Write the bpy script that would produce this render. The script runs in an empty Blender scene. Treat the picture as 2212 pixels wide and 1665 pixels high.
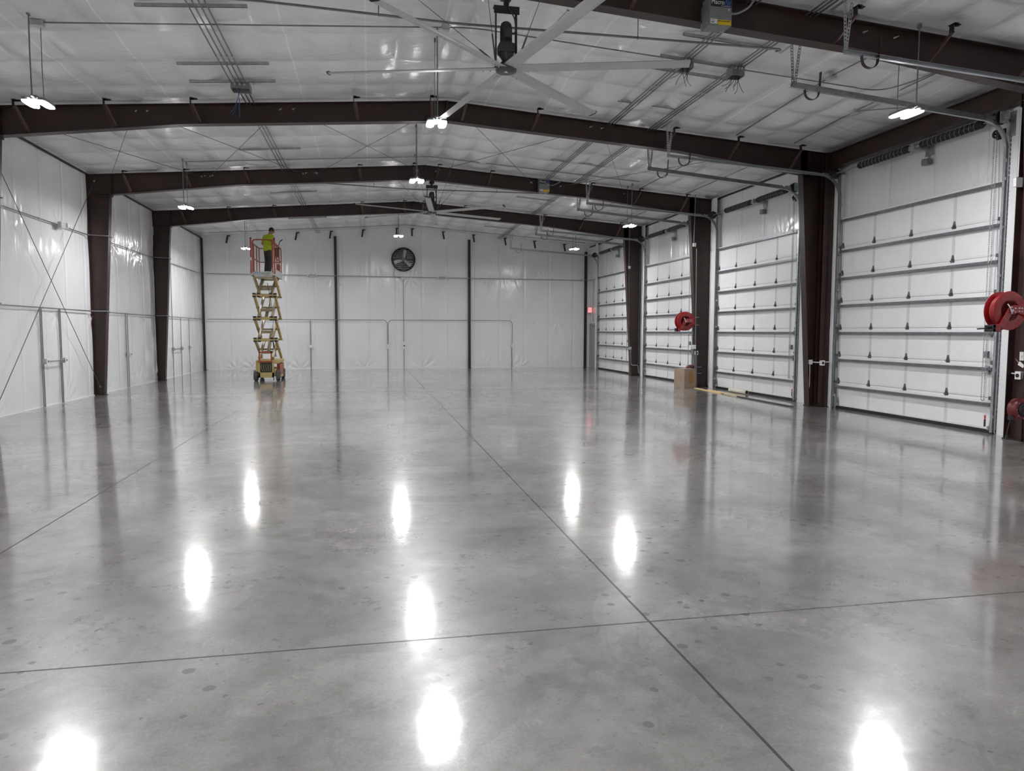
import bpy, bmesh, math, random
from mathutils import Vector, Matrix, noise
random.seed(7)
scene = bpy.context.scene
COL = scene.collection

# ------------------------------------------------------------------ camera
F_PX, YAW, PITCH, ROLL, HC = 1556.4, .1946, .0749, .0023, 1.74
cam = bpy.data.objects.new('camera', bpy.data.cameras.new('camera'))
COL.objects.link(cam)
cam.data.sensor_fit = 'HORIZONTAL'; cam.data.sensor_width = 36.0
cam.data.lens = F_PX / 2212 * 36.0
cam.data.clip_start = .05; cam.data.clip_end = 200
fw = Vector((math.sin(YAW)*math.cos(PITCH), math.cos(YAW)*math.cos(PITCH), -math.sin(PITCH)))
rt = Vector((math.cos(YAW), -math.sin(YAW), 0)); up = rt.cross(fw)
r2 = rt*math.cos(ROLL) + up*math.sin(ROLL); u2 = -rt*math.sin(ROLL) + up*math.cos(ROLL)
cam.matrix_world = Matrix(((r2.x, u2.x, -fw.x, 0), (r2.y, u2.y, -fw.y, 0), (r2.z, u2.z, -fw.z, HC), (0, 0, 0, 1)))
scene.camera = cam

# ------------------------------------------------------------------ world, exposure, light level
world = bpy.data.worlds.new('world'); scene.world = world; world.use_nodes = True
world.node_tree.nodes['Background'].inputs[0].default_value = (.5, .55, .6, 1)
world.node_tree.nodes['Background'].inputs[1].default_value = .02
scene.view_settings.view_transform = 'Standard'
scene.view_settings.look = 'None'
scene.view_settings.exposure = 0.35
scene.view_settings.gamma = 1.0
scene.view_settings.use_curve_mapping = False
try:
    scene.cycles.use_denoising = True
    scene.cycles.max_bounces = 6; scene.cycles.diffuse_bounces = 4; scene.cycles.glossy_bounces = 3
    scene.cycles.transmission_bounces = 1; scene.cycles.adaptive_threshold = .08; scene.cycles.adaptive_min_samples = 16
    scene.cycles.sample_clamp_indirect = 6.0
except Exception:
    pass
LAMP = 452.0           # emission of the high-bay lenses

# ------------------------------------------------------------------ dimensions
XL, XR, XM = -7.28, 10.62, 1.62
D, YF = 34.13, -7.0
ZR, ZE = 6.52, 5.87
SLOPE = (ZR - ZE) / (XR - XM)
YA, BAY = 15.27, 5.876
FR = [YA - BAY, YA, YA + BAY, YA + 2*BAY]
def roof(x): return ZR - SLOPE*abs(x - XM)
PURLINS = [-6.23, -4.73, -3.23, -.23, 1.27, 1.97, 3.47, 6.47, 7.97, 9.47]

# ------------------------------------------------------------------ materials
def new_mat(name):
    m = bpy.data.materials.new(name); m.use_nodes = True
    return m, m.node_tree.nodes, m.node_tree.links, m.node_tree.nodes['Principled BSDF']
def mat(name, col, rough=.5, metal=0., var=.12, scale=6., bump=0., spec=.5, rvar=.1, bscale=None):
    m, N, L, P = new_mat(name)
    tc = N.new('ShaderNodeTexCoord')
    nz = N.new('ShaderNodeTexNoise'); nz.inputs['Scale'].default_value = scale; nz.inputs['Detail'].default_value = 5
    L.new(tc.outputs['Object'], nz.inputs['Vector'])
    cr = N.new('ShaderNodeValToRGB')
    cr.color_ramp.elements[0].position = .3; cr.color_ramp.elements[1].position = .7
    cr.color_ramp.elements[0].color = (*[max(0, c*(1-var)) for c in col], 1)
    cr.color_ramp.elements[1].color = (*[min(1, c*(1+var)) for c in col], 1)
    L.new(nz.outputs['Fac'], cr.inputs['Fac']); L.new(cr.outputs['Color'], P.inputs['Base Color'])
    mr = N.new('ShaderNodeMapRange'); mr.inputs['To Min'].default_value = max(.02, rough-rvar); mr.inputs['To Max'].default_value = min(1, rough+rvar)
    L.new(nz.outputs['Fac'], mr.inputs['Value']); L.new(mr.outputs['Result'], P.inputs['Roughness'])
    P.inputs['Metallic'].default_value = metal
    P.inputs['Specular IOR Level'].default_value = spec
    if bump:
        b = N.new('ShaderNodeBump'); b.inputs['Strength'].default_value = bump; b.inputs['Distance'].default_value = .01
        n2 = N.new('ShaderNodeTexNoise'); n2.inputs['Scale'].default_value = bscale or scale*6; n2.inputs['Detail'].default_value = 4
        L.new(tc.outputs['Object'], n2.inputs['Vector'])
        L.new(n2.outputs['Fac'], b.inputs['Height']); L.new(b.outputs['Normal'], P.inputs['Normal'])
    return m
M = {}
M['steel'] = mat('red_oxide_steel', (.032, .0145, .0122), .42, 0, .3, 2.2, .15)
M['brace'] = mat('lit_brace_primer', (.088, .050, .044), .5, 0, .2, 6)  # light falling on the braces is put into this lighter primer colour
M['steel_clip'] = mat('dark_clip_steel', (.022, .012, .011), .5, 0, .2, 5)
M['galv'] = mat('galvanized_steel', (.44, .46, .48), .36, .8, .16, 14, .05)
M['strut'] = mat('shaded_galvanized_strut', (.20, .21, .22), .42, .75, .2, 12)  # shade on the strut faces, lit from above, painted into darker galvanizing
M['hinge'] = mat('hinge_steel', (.15, .155, .16), .42, .7, .3, 30)
M['conduit'] = mat('conduit_steel', (.25, .26, .27), .36, .8, .12, 10)
M['greybox'] = mat('grey_box_paint', (.20, .21, .205), .45, .2, .08, 8)
M['castbox'] = mat('cast_aluminium_box', (.55, .56, .57), .45, .5, .1, 12)
M['door'] = mat('white_door_panel', (.80, .81, .82), .38, 0, .02, 3)
M['stile'] = mat('cream_stile', (.65, .642, .605), .45, 0, .03, 6)
M['rubber'] = mat('black_rubber', (.012, .012, .012), .6, 0, .2, 10)
M['black'] = mat('black_metal', (.018, .018, .02), .45, .2, .2, 8)
M['spring'] = mat('oiled_spring_steel', (.02, .019, .02), .4, .4, .3, 20)
M['paintline'] = mat('pale_winding_line', (.38, .38, .38), .6, 0, .1, 20)
M['red'] = mat('red_enamel', (.27, .009, .012), .28, 0, .12, 5, spec=.6)
M['redhose'] = mat('red_hose_rubber', (.27, .018, .020), .5, 0, .15, 14)
M['darkred'] = mat('dark_red_enamel', (.13, .012, .014), .35, 0, .15, 6)
M['blade'] = mat('fan_blade_aluminium', (.50, .52, .51), .45, .15, .05, 3)
M['motor'] = mat('motor_casting', (.045, .042, .042), .5, .2, .15, 9)
M['hub'] = mat('hub_plate_grey', (.07, .078, .075), .45, .2, .1, 6)
M['white'] = mat('white_plastic', (.75, .75, .74), .4, 0, .03, 6)
M['trimwhite'] = mat('white_trim_sheet', (.74, .75, .76), .35, 0, .03, 2)
M['cable'] = mat('steel_rope', (.12, .12, .12), .45, .6, .1, 20)
M['wire'] = mat('wire_insulation', (.05, .042, .035), .5, 0, .3, 20)
M['bluewire'] = mat('blue_wire_insulation', (.04, .07, .18), .5, 0, .2, 20)
M['yellow'] = mat('warning_yellow', (.72, .50, .02), .45, 0, .06, 10)
M['tan'] = mat('cream_lift_paint', (.44, .34, .13), .45, 0, .14, 4, .1)
M['tandark'] = mat('worn_cream_lift_paint', (.30, .25, .14), .5, 0, .2, 5, .1)
M['orange'] = mat('orange_rail_paint', (.36, .062, .03), .42, 0, .14, 6)
M['deck'] = mat('worn_grey_deck', (.50, .50, .49), .5, .2, .18, 6)
M['tyre'] = mat('grey_tyre_rubber', (.075, .072, .07), .7, 0, .15, 10)
M['skin'] = mat('skin', (.42, .22, .15), .5, 0, .06, 10)
M['shirt'] = mat('lime_shirt', (.42, .56, .02), .75, 0, .1, 8, .3)
M['trousers'] = mat('charcoal_trousers', (.042, .038, .034), .8, 0, .2, 8, .3)
M['hair'] = mat('dark_hair', (.012, .009, .008), .6, 0, .3, 40, .5)
M['shoe'] = mat('dark_shoe', (.02, .018, .016), .6, 0, .2, 10)
M['card'] = mat('cardboard', (.31, .235, .18), .7, 0, .08, 5, .05)
M['tape'] = mat('packing_tape', (.46, .34, .23), .3, 0, .05, 10)
M['cardlabel'] = mat('orange_brown_print', (.36, .17, .05), .6, 0, .1, 10)
M['wood'] = mat('pale_lumber', (.66, .52, .27), .6, 0, .12, 12, .1)
M['tube'] = mat('cream_cardboard_tube', (.70, .66, .56), .55, 0, .05, 10)
M['tubein'] = mat('brown_tube_core', (.30, .22, .14), .7, 0, .1, 10)
M['louver'] = mat('bright_louver_aluminium', (.62, .64, .66), .3, .6, .3, 9)
M['doorgrey'] = mat('grey_door_paint', (.34, .34, .31), .45, 0, .04, 4)
M['ink'] = mat('black_ink', (.012, .012, .014), .5, 0, .1, 10)
M['inkblue'] = mat('blue_ink', (.05, .16, .45), .5, 0, .1, 10)
M['bluenavy'] = mat('navy_print', (.01, .022, .07), .45, 0, .1, 10)
M['inkwhite'] = mat('white_ink', (.70, .70, .70), .5, 0, .05, 10)
M['inkgreen'] = mat('faded_green_print', (.30, .36, .27), .5, 0, .2, 20)
M['inkred'] = mat('red_print', (.50, .04, .03), .5, 0, .1, 10)

def emis(name, col, st):
    m, N, L, P = new_mat(name)
    P.inputs['Base Color'].default_value = (.8, .8, .8, 1)
    P.inputs['Emission Color'].default_value = (*col, 1); P.inputs['Emission Strength'].default_value = st
    return m
M['lens'] = emis('lit_led_lens', (1, .985, .995), LAMP)
M['exit'] = emis('lit_red_exit_letters', (1, .08, .08), 1.6)

def math_node(N, L, op, a, b=None, c=None):
    n = N.new('ShaderNodeMath'); n.operation = op
    for i, v in enumerate((a, b, c)):
        if v is None: continue
        if isinstance(v, (int, float)): n.inputs[i].default_value = v
        else: L.new(v, n.inputs[i])
    return n.outputs[0]

def liner_mat(name, axis, roof_=False):
    """white vinyl insulation facing; 'axis' is the horizontal axis that carries the seams"""
    m, N, L, P = new_mat(name)
    tc = N.new('ShaderNodeTexCoord'); sp = N.new('ShaderNodeSeparateXYZ'); L.new(tc.outputs['Object'], sp.inputs[0])
    s = sp.outputs['X'] if axis == 'X' else sp.outputs['Y']
    nz = N.new('ShaderNodeTexNoise'); nz.inputs['Scale'].default_value = .7; nz.inputs['Detail'].default_value = 4
    L.new(tc.outputs['Object'], nz.inputs['Vector'])
    cr = N.new('ShaderNodeValToRGB'); cr.color_ramp.elements[0].position = .3; cr.color_ramp.elements[1].position = .7
    cr.color_ramp.elements[0].color = (.73, .735, .745, 1); cr.color_ramp.elements[1].color = (.80, .805, .815, 1)
    L.new(nz.outputs['Fac'], cr.inputs['Fac']); 
    # taped seams every 1.22 m
    q = math_node(N, L, 'ADD', s, 1.23 + 122)
    q = math_node(N, L, 'MODULO', q, 1.22)
    q = math_node(N, L, 'SUBTRACT', q, .61)
    q = math_node(N, L, 'ABSOLUTE', q)
    q = math_node(N, L, 'GREATER_THAN', q, .597)
    mx = N.new('ShaderNodeMixRGB'); L.new(q, mx.inputs['Fac']); L.new(cr.outputs['Color'], mx.inputs[1]); mx.inputs[2].default_value = (.88, .88, .88, 1) if roof_ else (.70, .70, .71, 1)
    L.new(mx.outputs[0], P.inputs['Base Color'])
    P.inputs['Roughness'].default_value = .20
    P.inputs['Specular IOR Level'].default_value = .5
    # soft drape folds, plus fine crinkles that come and go in patches
    def nz_(scale, vec, det=5, dist=0., rough=.55):
        n = N.new('ShaderNodeTexNoise'); n.inputs['Scale'].default_value = scale; n.inputs['Detail'].default_value = det
        n.inputs['Distortion'].default_value = dist; n.inputs['Roughness'].default_value = rough; L.new(vec, n.inputs['Vector']); return n.outputs['Fac']
    def map_(sc, rot=(0, 0, 0)):
        mp = N.new('ShaderNodeMapping'); L.new(tc.outputs['Object'], mp.inputs['Vector']); mp.inputs['Scale'].default_value = sc; mp.inputs['Rotation'].default_value = rot; return mp.outputs[0]
    soft = nz_(1.5, map_((1.2, 1.2, .25) if not roof_ else (1., 2.4, 1.)), 4, .8)
    fine = nz_(3.0, map_((3.2, 3.2, .7) if not roof_ else (1.2, 5., 1.), (.18, .12, 0) if not roof_ else (0, 0, .15)), 6, 1.6, .6)
    patch = math_node(N, L, 'MULTIPLY', math_node(N, L, 'MAXIMUM', math_node(N, L, 'SUBTRACT', nz_(.55, tc.outputs['Object'], 3), .40 if not roof_ else .44), 0.), 5.)
    hgt = math_node(N, L, 'ADD', soft, math_node(N, L, 'MULTIPLY', math_node(N, L, 'MULTIPLY', fine, patch), .9 if roof_ else .45))
    b = N.new('ShaderNodeBump'); b.inputs['Strength'].default_value = .34 if roof_ else .28; b.inputs['Distance'].default_value = .05
    L.new(hgt, b.inputs['Height']); L.new(b.outputs['Normal'], P.inputs['Normal'])
    return m
M['liner_y'] = liner_mat('vinyl_liner_side', 'Y')
M['liner_x'] = liner_mat('vinyl_liner_end', 'X')
def ceil_mat():
    return liner_mat('vinyl_liner_roof', 'X', True)
M['liner_c'] = ceil_mat()

JX = [-2.855, 1.63, 6.08]; JY = [3.98, 12.6, 21.1]
def floor_mat():
    m, N, L, P = new_mat('polished_concrete')
    tc = N.new('ShaderNodeTexCoord'); sp = N.new('ShaderNodeSeparateXYZ'); L.new(tc.outputs['Object'], sp.inputs[0])
    def noise_(scale, det=6, rough=.6, dist=0., vec=None):
        n = N.new('ShaderNodeTexNoise'); n.inputs['Scale'].default_value = scale; n.inputs['Detail'].default_value = det
        n.inputs['Roughness'].default_value = rough; n.inputs['Distortion'].default_value = dist
        L.new(vec or tc.outputs['Object'], n.inputs['Vector']); return n.outputs['Fac']
    def ramp(f, stops):
        c = N.new('ShaderNodeValToRGB'); e = c.color_ramp.elements
        while len(e) < len(stops): e.new(.5)
        for k, (p, v) in enumerate(stops): e[k].position = p; e[k].color = (*(v if isinstance(v, tuple) else (v, v, v)), 1)
        L.new(f, c.inputs['Fac']); return c.outputs['Color']
    def mix(mode, fac, a, b):
        n = N.new('ShaderNodeMixRGB'); n.blend_type = mode
        if isinstance(fac, (int, float)): n.inputs[0].default_value = fac
        else: L.new(fac, n.inputs[0])
        for i, v in ((1, a), (2, b)):
            if isinstance(v, tuple): n.inputs[i].default_value = (*v, 1)
            else: L.new(v, n.inputs[i])
        return n.outputs[0]
    base = ramp(noise_(.55, 8, .62, .6), [(.25, (.155, .151, .143)), (.5, (.255, .249, .238)), (.75, (.365, .358, .342))])
    mot = ramp(noise_(5., 10, .74), [(.32, .62), (.5, 1.0), (.68, 1.25)])
    base = mix('MULTIPLY', .75, base, mot)
    fine = ramp(noise_(60, 4, .7), [(.3, .78), (.7, 1.18)])
    base = mix('MULTIPLY', .8, base, fine)
    edge = ramp(noise_(.42, 9, .55, 1.5), [(.44, 1.0), (.452, .74), (.58, .84), (.60, 1.0)])   # cure tide marks
    base = mix('MULTIPLY', .7, base, edge)
    pale = ramp(noise_(2.6, 10, .74, 2.6), [(.62, 0.), (.66, 1.)])
    base = mix('MIX', math_node(N, L, 'MULTIPLY', pale, .30), base, (.50, .49, .46))
    dk = ramp(noise_(1.3, 9, .7, 1.), [(.30, 1.), (.42, 0.)])
    base = mix('MIX', math_node(N, L, 'MULTIPLY', dk, .35), base, (.10, .10, .10))
    # round drip spots in clusters
    vo = N.new('ShaderNodeTexVoronoi'); vo.voronoi_dimensions = '2D'; vo.inputs['Scale'].default_value = 6.5; L.new(tc.outputs['Object'], vo.inputs['Vector'])
    sc = N.new('ShaderNodeSeparateXYZ'); L.new(vo.outputs['Color'], sc.inputs[0])
    rad = math_node(N, L, 'MULTIPLY', sc.outputs['X'], .24)
    nzd = math_node(N, L, 'MULTIPLY', noise_(30, 3), .10)
    inside = math_node(N, L, 'LESS_THAN', math_node(N, L, 'ADD', vo.outputs['Distance'], nzd), math_node(N, L, 'ADD', rad, .035))
    cl = math_node(N, L, 'GREATER_THAN', noise_(.75, 2, .5), .53)
    spot = math_node(N, L, 'MULTIPLY', inside, math_node(N, L, 'MULTIPLY', cl, math_node(N, L, 'GREATER_THAN', sc.outputs['Y'], .5)))
    base = mix('MIX', math_node(N, L, 'MULTIPLY', spot, .75), base, (.085, .082, .08))
    # saw-cut joints
    jm = None
    wob = math_node(N, L, 'MULTIPLY', math_node(N, L, 'SUBTRACT', noise_(5, 3), .5), .008)
    for ax, lst in (('X', JX), ('Y', JY)):
        for v, w in zip(lst, (.008, .008, .006) if ax == 'X' else (.0075, .004, .030)):
            d = math_node(N, L, 'ABSOLUTE', math_node(N, L, 'SUBTRACT', math_node(N, L, 'ADD', sp.outputs[ax], wob), v))
            k = math_node(N, L, 'LESS_THAN', d, w)
            jm = k if jm is None else math_node(N, L, 'MAXIMUM', jm, k)
    base = mix('MIX', math_node(N, L, 'MULTIPLY', jm, .85), base, (.05, .047, .045))
    L.new(base, P.inputs['Base Color'])
    rv = noise_(.9, 8, .65, .6)
    r = mix('ADD', 1., ramp(rv, [(.3, .22), (.7, .36)]), ramp(noise_(14, 5, .7), [(.35, 0.), (.75, .06)]))
    L.new(r, P.inputs['Roughness'])
    rc = mix('ADD', 1., ramp(rv, [(.3, .05), (.7, .12)]), ramp(noise_(9, 6, .7), [(.45, 0.), (.8, .06)]))
    L.new(rc, P.inputs['Coat Roughness']); P.inputs['Coat IOR'].default_value = 1.75
    jk = math_node(N, L, 'SUBTRACT', 1., math_node(N, L, 'MULTIPLY', jm, .9))
    L.new(math_node(N, L, 'MULTIPLY', jk, .6), P.inputs['Specular IOR Level']); L.new(math_node(N, L, 'MULTIPLY', jk, .95), P.inputs['Coat Weight'])
    bn = N.new('ShaderNodeBump'); bn.inputs['Strength'].default_value = .10; bn.inputs['Distance'].default_value = .01
    L.new(math_node(N, L, 'ADD', noise_(3.0, 3, .5), math_node(N, L, 'MULTIPLY', noise_(17., 3, .55), .22)), bn.inputs['Height'])
    L.new(bn.outputs['Normal'], P.inputs['Normal'])
    return m
M['floor'] = floor_mat()

# ------------------------------------------------------------------ geometry helpers
class G:
    def __init__(s): s.v = []; s.f = []; s.smooth = []
    def add(s, vs, fs, smooth=False):
        o = len(s.v); s.v += [Vector(v) for v in vs]; s.f += [tuple(i+o for i in f) for f in fs]; s.smooth += [smooth]*len(fs); return s
    def hexa(s, p):
        return s.add(p, [(0, 3, 2, 1), (4, 5, 6, 7), (0, 1, 5, 4), (1, 2, 6, 5), (2, 3, 7, 6), (3, 0, 4, 7)])
    def box(s, x0, x1, y0, y1, z0, z1):
        return s.hexa([(x0, y0, z0), (x1, y0, z0), (x1, y1, z0), (x0, y1, z0), (x0, y0, z1), (x1, y0, z1), (x1, y1, z1), (x0, y1, z1)])
    def cbox(s, x0, x1, y0, y1, z0, z1, c=.01, seg=2):
        bm = bmesh.new(); bmesh.ops.create_cube(bm, size=1)
        for v in bm.verts: v.co = Vector(((x0+x1)/2+v.co.x*(x1-x0), (y0+y1)/2+v.co.y*(y1-y0), (z0+z1)/2+v.co.z*(z1-z0)))
        bmesh.ops.bevel(bm, geom=bm.edges[:], offset=c, segments=seg, affect='EDGES', profile=.5)
        bm.verts.index_update()
        s.add([v.co.copy() for v in bm.verts], [[v.index for v in f.verts] for f in bm.faces]); bm.free(); return s
    def bar(s, a, b, w, t, side=None):
        """rectangular bar from a to b: w along 'side', t along the third axis"""
        a, b = Vector(a), Vector(b); d = (b-a).normalized()
        sd = Vector(side) if side is not None else (Vector((0, 0, 1)) if abs(d.z) < .9 else Vector((1, 0, 0)))
        sd = (sd - d*sd.dot(d)).normalized(); n = d.cross(sd)
        P = []
        for e in (a, b):
            P += [e-sd*w/2-n*t/2, e+sd*w/2-n*t/2, e+sd*w/2+n*t/2, e-sd*w/2+n*t/2]
        return s.add(P, [(0, 3, 2, 1), (4, 5, 6, 7), (0, 1, 5, 4), (1, 2, 6, 5), (2, 3, 7, 6), (3, 0, 4, 7)])
    def frames(s, pts):
        pts = [Vector(p) for p in pts]; n = len(pts); T = []
        for i in range(n):
            t = (pts[min(i+1, n-1)] - pts[max(i-1, 0)]); T.append(t.normalized() if t.length > 1e-9 else Vector((0, 0, 1)))
        a = Vector((0, 0, 1)) if abs(T[0].z) < .9 else Vector((1, 0, 0))
        N_ = [(a - T[0]*a.dot(T[0])).normalized()]
        for i in range(1, n):
            v = N_[-1] - T[i]*N_[-1].dot(T[i]); N_.append(v.normalized())
        return pts, T, N_
    def tube(s, pts, r, seg=8, cap=True):
        pts, T, N_ = s.frames(pts); vs = []; fs = []
        rr = r if isinstance(r, (list, tuple)) else [r]*len(pts)
        for p, t, n, q in zip(pts, T, N_, rr):
            b = t.cross(n)
            for k in range(seg):
                a = 2*math.pi*k/seg; vs.append(p + n*(q*math.cos(a)) + b*(q*math.sin(a)))
        for i in range(len(pts)-1):
            for k in range(seg):
                k2 = (k+1) % seg; fs.append((i*seg+k, i*seg+k2, (i+1)*seg+k2, (i+1)*seg+k))
        s.add(vs, fs, True)
        if cap:
            m = len(pts)-1
            s.add(vs[:seg], [tuple(range(seg-1, -1, -1))]); s.add(vs[m*seg:], [tuple(range(seg))])
        return s
    def cyl(s, a, b, r, seg=16, r2=None):
        return s.tube([a, b], [r, r if r2 is None else r2], seg)
    def sweep(s, pts, prof, bin_):
        """sweep a closed profile; prof=(u along n, v along bin_) where n = bin_ x tangent"""
        pts = [Vector(p) for p in pts]; B = Vector(bin_); n = len(pts); m = len(prof); vs = []; fs = []
        for i in range(n):
            t = (pts[min(i+1, n-1)] - pts[max(i-1, 0)]).normalized(); nn = B.cross(t).normalized()
            for u, v in prof: vs.append(pts[i] + nn*u + B*v)
        for i in range(n-1):
            for k in range(m):
                k2 = (k+1) % m; fs.append((i*m+k, i*m+k2, (i+1)*m+k2, (i+1)*m+k))
        fs.append(tuple(range(m-1, -1, -1))); fs.append(tuple((n-1)*m+k for k in range(m)))
        return s.add(vs, fs)
    def torus(s, c, ax, R, r, seg=24, sub=8):
        ax = Vector(ax).normalized(); a = ax.orthogonal().normalized(); b = ax.cross(a); c = Vector(c); vs = []; fs = []
        for i in range(seg):
            t = 2*math.pi*i/seg; d = a*math.cos(t)+b*math.sin(t)
            for k in range(sub):
                u = 2*math.pi*k/sub; vs.append(c + d*(R+r*math.cos(u)) + ax*(r*math.sin(u)))
        for i in range(seg):
            for k in range(sub):
                fs.append((i*sub+k, ((i+1) % seg)*sub+k, ((i+1) % seg)*sub+(k+1) % sub, i*sub+(k+1) % sub))
        return s.add(vs, fs, True)
    def lathe(s, c, ax, prof, seg=28):
        """prof = [(radius, along)]"""
        ax = Vector(ax).normalized(); a = ax.orthogonal().normalized(); b = ax.cross(a); c = Vector(c); vs = []; fs = []; m = len(prof)
        for i in range(seg):
            t = 2*math.pi*i/seg; d = a*math.cos(t)+b*math.sin(t)
            for r, h in prof: vs.append(c + d*r + ax*h)
        for i in range(seg):
            j = (i+1) % seg
            for k in range(m-1): fs.append((i*m+k, j*m+k, j*m+k+1, i*m+k+1))
        return s.add(vs, fs, True)
    def prism(s, poly, d):
        d = Vector(d); n = len(poly); poly = [Vector(p) for p in poly]
        fs = [tuple(range(n-1, -1, -1)), tuple(range(n, 2*n))] + [(i, (i+1) % n, (i+1) % n+n, i+n) for i in range(n)]
        return s.add(poly + [p+d for p in poly], fs)
    def ladder(s, a, b, w, t, side, pitch=.05):
        """perforated strap: two rails and rungs"""
        a, b = Vector(a), Vector(b); d = (b-a); L_ = d.length; d.normalize(); sd = Vector(side); sd = (sd-d*sd.dot(d)).normalized()
        for k in (-1, 1): s.bar(a+sd*k*w*.36, b+sd*k*w*.36, w*.28, t, side)
        n = max(2, int(L_/pitch))
        for i in range(n+1):
            p = a+d*(L_*i/n); s.bar(p-d*pitch*.27, p+d*pitch*.27, w*.46, t, side)
        return s
    def mesh(s, name, m, origin=(0, 0, 0)):
        me = bpy.data.meshes.new(name); o = Vector(origin)
        me.from_pydata([v-o for v in s.v], [], s.f)
        me.polygons.foreach_set('use_smooth', s.smooth)
        me.validate(); me.update()
        bm = bmesh.new(); bm.from_mesh(me); bmesh.ops.recalc_face_normals(bm, faces=bm.faces[:]); bm.to_mesh(me); bm.free()
        me.materials.append(m)
        return me

def rounded(pts, R, n=5):
    pts = [Vector(p) for p in pts]; out = [pts[0]]
    for i in range(1, len(pts)-1):
        a, b, c = pts[i-1], pts[i], pts[i+1]; u = (a-b); v = (c-b); d = min(R, u.length*.49, v.length*.49)
        p, q = b+u.normalized()*d, b+v.normalized()*d
        for k in range(n+1):
            t = k/n; out.append(p*(1-t)**2 + b*2*t*(1-t) + q*t*t)
    return out + [pts[-1]]

def wpos(o):
    p = Vector(o.location)
    while o.parent: o = o.parent; p = p + Vector(o.location)
    return p
def obj(name, g, m, parent=None, loc=None):
    """one mesh object from world-space geometry"""
    base = wpos(parent) if parent else Vector((0, 0, 0))
    org = Vector(loc) if loc is not None else base
    me = g.mesh(name, M[m] if isinstance(m, str) else m, org)
    o = bpy.data.objects.new(name, me); COL.objects.link(o)
    if parent: o.parent = parent
    o.location = org - base
    return o
def tag(o, label=None, cat=None, group=None, kind=None):
    if label: o['label'] = label
    if cat: o['category'] = cat
    if group: o['group'] = group
    if kind: o['kind'] = kind
    return o
def thing(name, label, cat, loc=(0, 0, 0), group=None, kind=None):
    o = bpy.data.objects.new(name, None); COL.objects.link(o); o.location = loc; o.empty_display_size = .1
    return tag(o, label, cat, group, kind)
def single(name, g, m, label, cat, group=None, kind=None, loc=None):
    if loc is None:
        loc = sum(g.v, Vector())/len(g.v)
    return tag(obj(name, g, m, None, loc), label, cat, group, kind)
def struct(name, g, m, parent=None, label=None, cat=None):
    o = obj(name, g, m, parent)
    return tag(o, label, cat, None, 'structure' if not parent else None)
def copy_tree(o, parent=None):
    c = o.copy(); COL.objects.link(c); c.parent = parent
    for ch in list(o.children): copy_tree(ch, c)
    return c
def text_mesh(name, body, size, m, parent, pos, xdir, updir, align='LEFT', depth=.002, sx=1.):
    cu = bpy.data.curves.new(name, 'FONT'); cu.body = body; cu.size = size; cu.extrude = depth/2; cu.align_x = align; cu.align_y = 'CENTER'
    t = bpy.data.objects.new(name+'_tmp', cu); COL.objects.link(t)
    me = bpy.data.meshes.new_from_object(t.evaluated_get(bpy.context.evaluated_depsgraph_get()))
    bpy.data.objects.remove(t); bpy.data.curves.remove(cu)
    X = Vector(xdir).normalized(); U = Vector(updir).normalized(); Z = X.cross(U); base = wpos(parent); p = Vector(pos)-base
    for v in me.vertices: v.co = p + X*v.co.x*sx + U*v.co.y + Z*v.co.z
    me.materials.clear(); me.materials.append(M[m])
    o = bpy.data.objects.new(name, me); COL.objects.link(o); o.parent = parent
    return o
ORD = 'first second third fourth fifth sixth seventh eighth ninth tenth eleventh twelfth'.split()
BAYNAME = ['nearest', 'second', 'third', 'farthest']

# ------------------------------------------------------------------ room shell
def grid(fn, nu, nv):
    vs = [fn(i/nu, j/nv) for j in range(nv+1) for i in range(nu+1)]
    fs = [(j*(nu+1)+i, j*(nu+1)+i+1, (j+1)*(nu+1)+i+1, (j+1)*(nu+1)+i) for j in range(nv) for i in range(nu)]
    return G().add(vs, fs, True)
def nz(x, y, z=0.): return noise.noise(Vector((x, y, z)))
GIRTS = [0., 2.25, 4.23, 5.95]
def liner_out(s, z, seed, fan=1.):
    """how far the vinyl stands off its plane: pillows between girts, seams, gathered creases near girts and floor"""
    for a, b in zip(GIRTS, GIRTS[1:]):
        if a <= z <= b or b == GIRTS[-1]:
            t = min(1, max(0, (z-a)/(b-a))); break
    q = ((s+1.23+122) % 1.22)/1.22
    o = .030*math.sin(math.pi*t)**.7*(.75+.5*nz(s*.45, z*.5, seed))
    o -= .022*math.exp(-((min(q, 1-q)*1.22)/.035)**2)*(.3+.7*math.sin(math.pi*t))
    o += .012*nz(s*1.5, z*.6, seed+3)
    # creases
    for g_, up_, rng in ((0., 1, .55), (2.25, 1, .35), (2.25, -1, .3), (4.23, -1, .75), (4.23, 1, .4)):
        dz = (z-g_)*up_
        if 0 <= dz < rng:
            k = nz(s*.55, g_*3.1+up_, seed+9)
            lean = nz(s*.3, g_, seed+20)*1.6
            amp = max(0., k+.12)*(1-dz/rng)**1.3*min(1, dz/.05)
            w = nz((s+lean*dz)*9.5, z*.9+g_*5, seed+30)
            o += .045*amp*w*fan
    return o + puckers(s, z, seed)*fan
PUCK = {}
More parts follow.
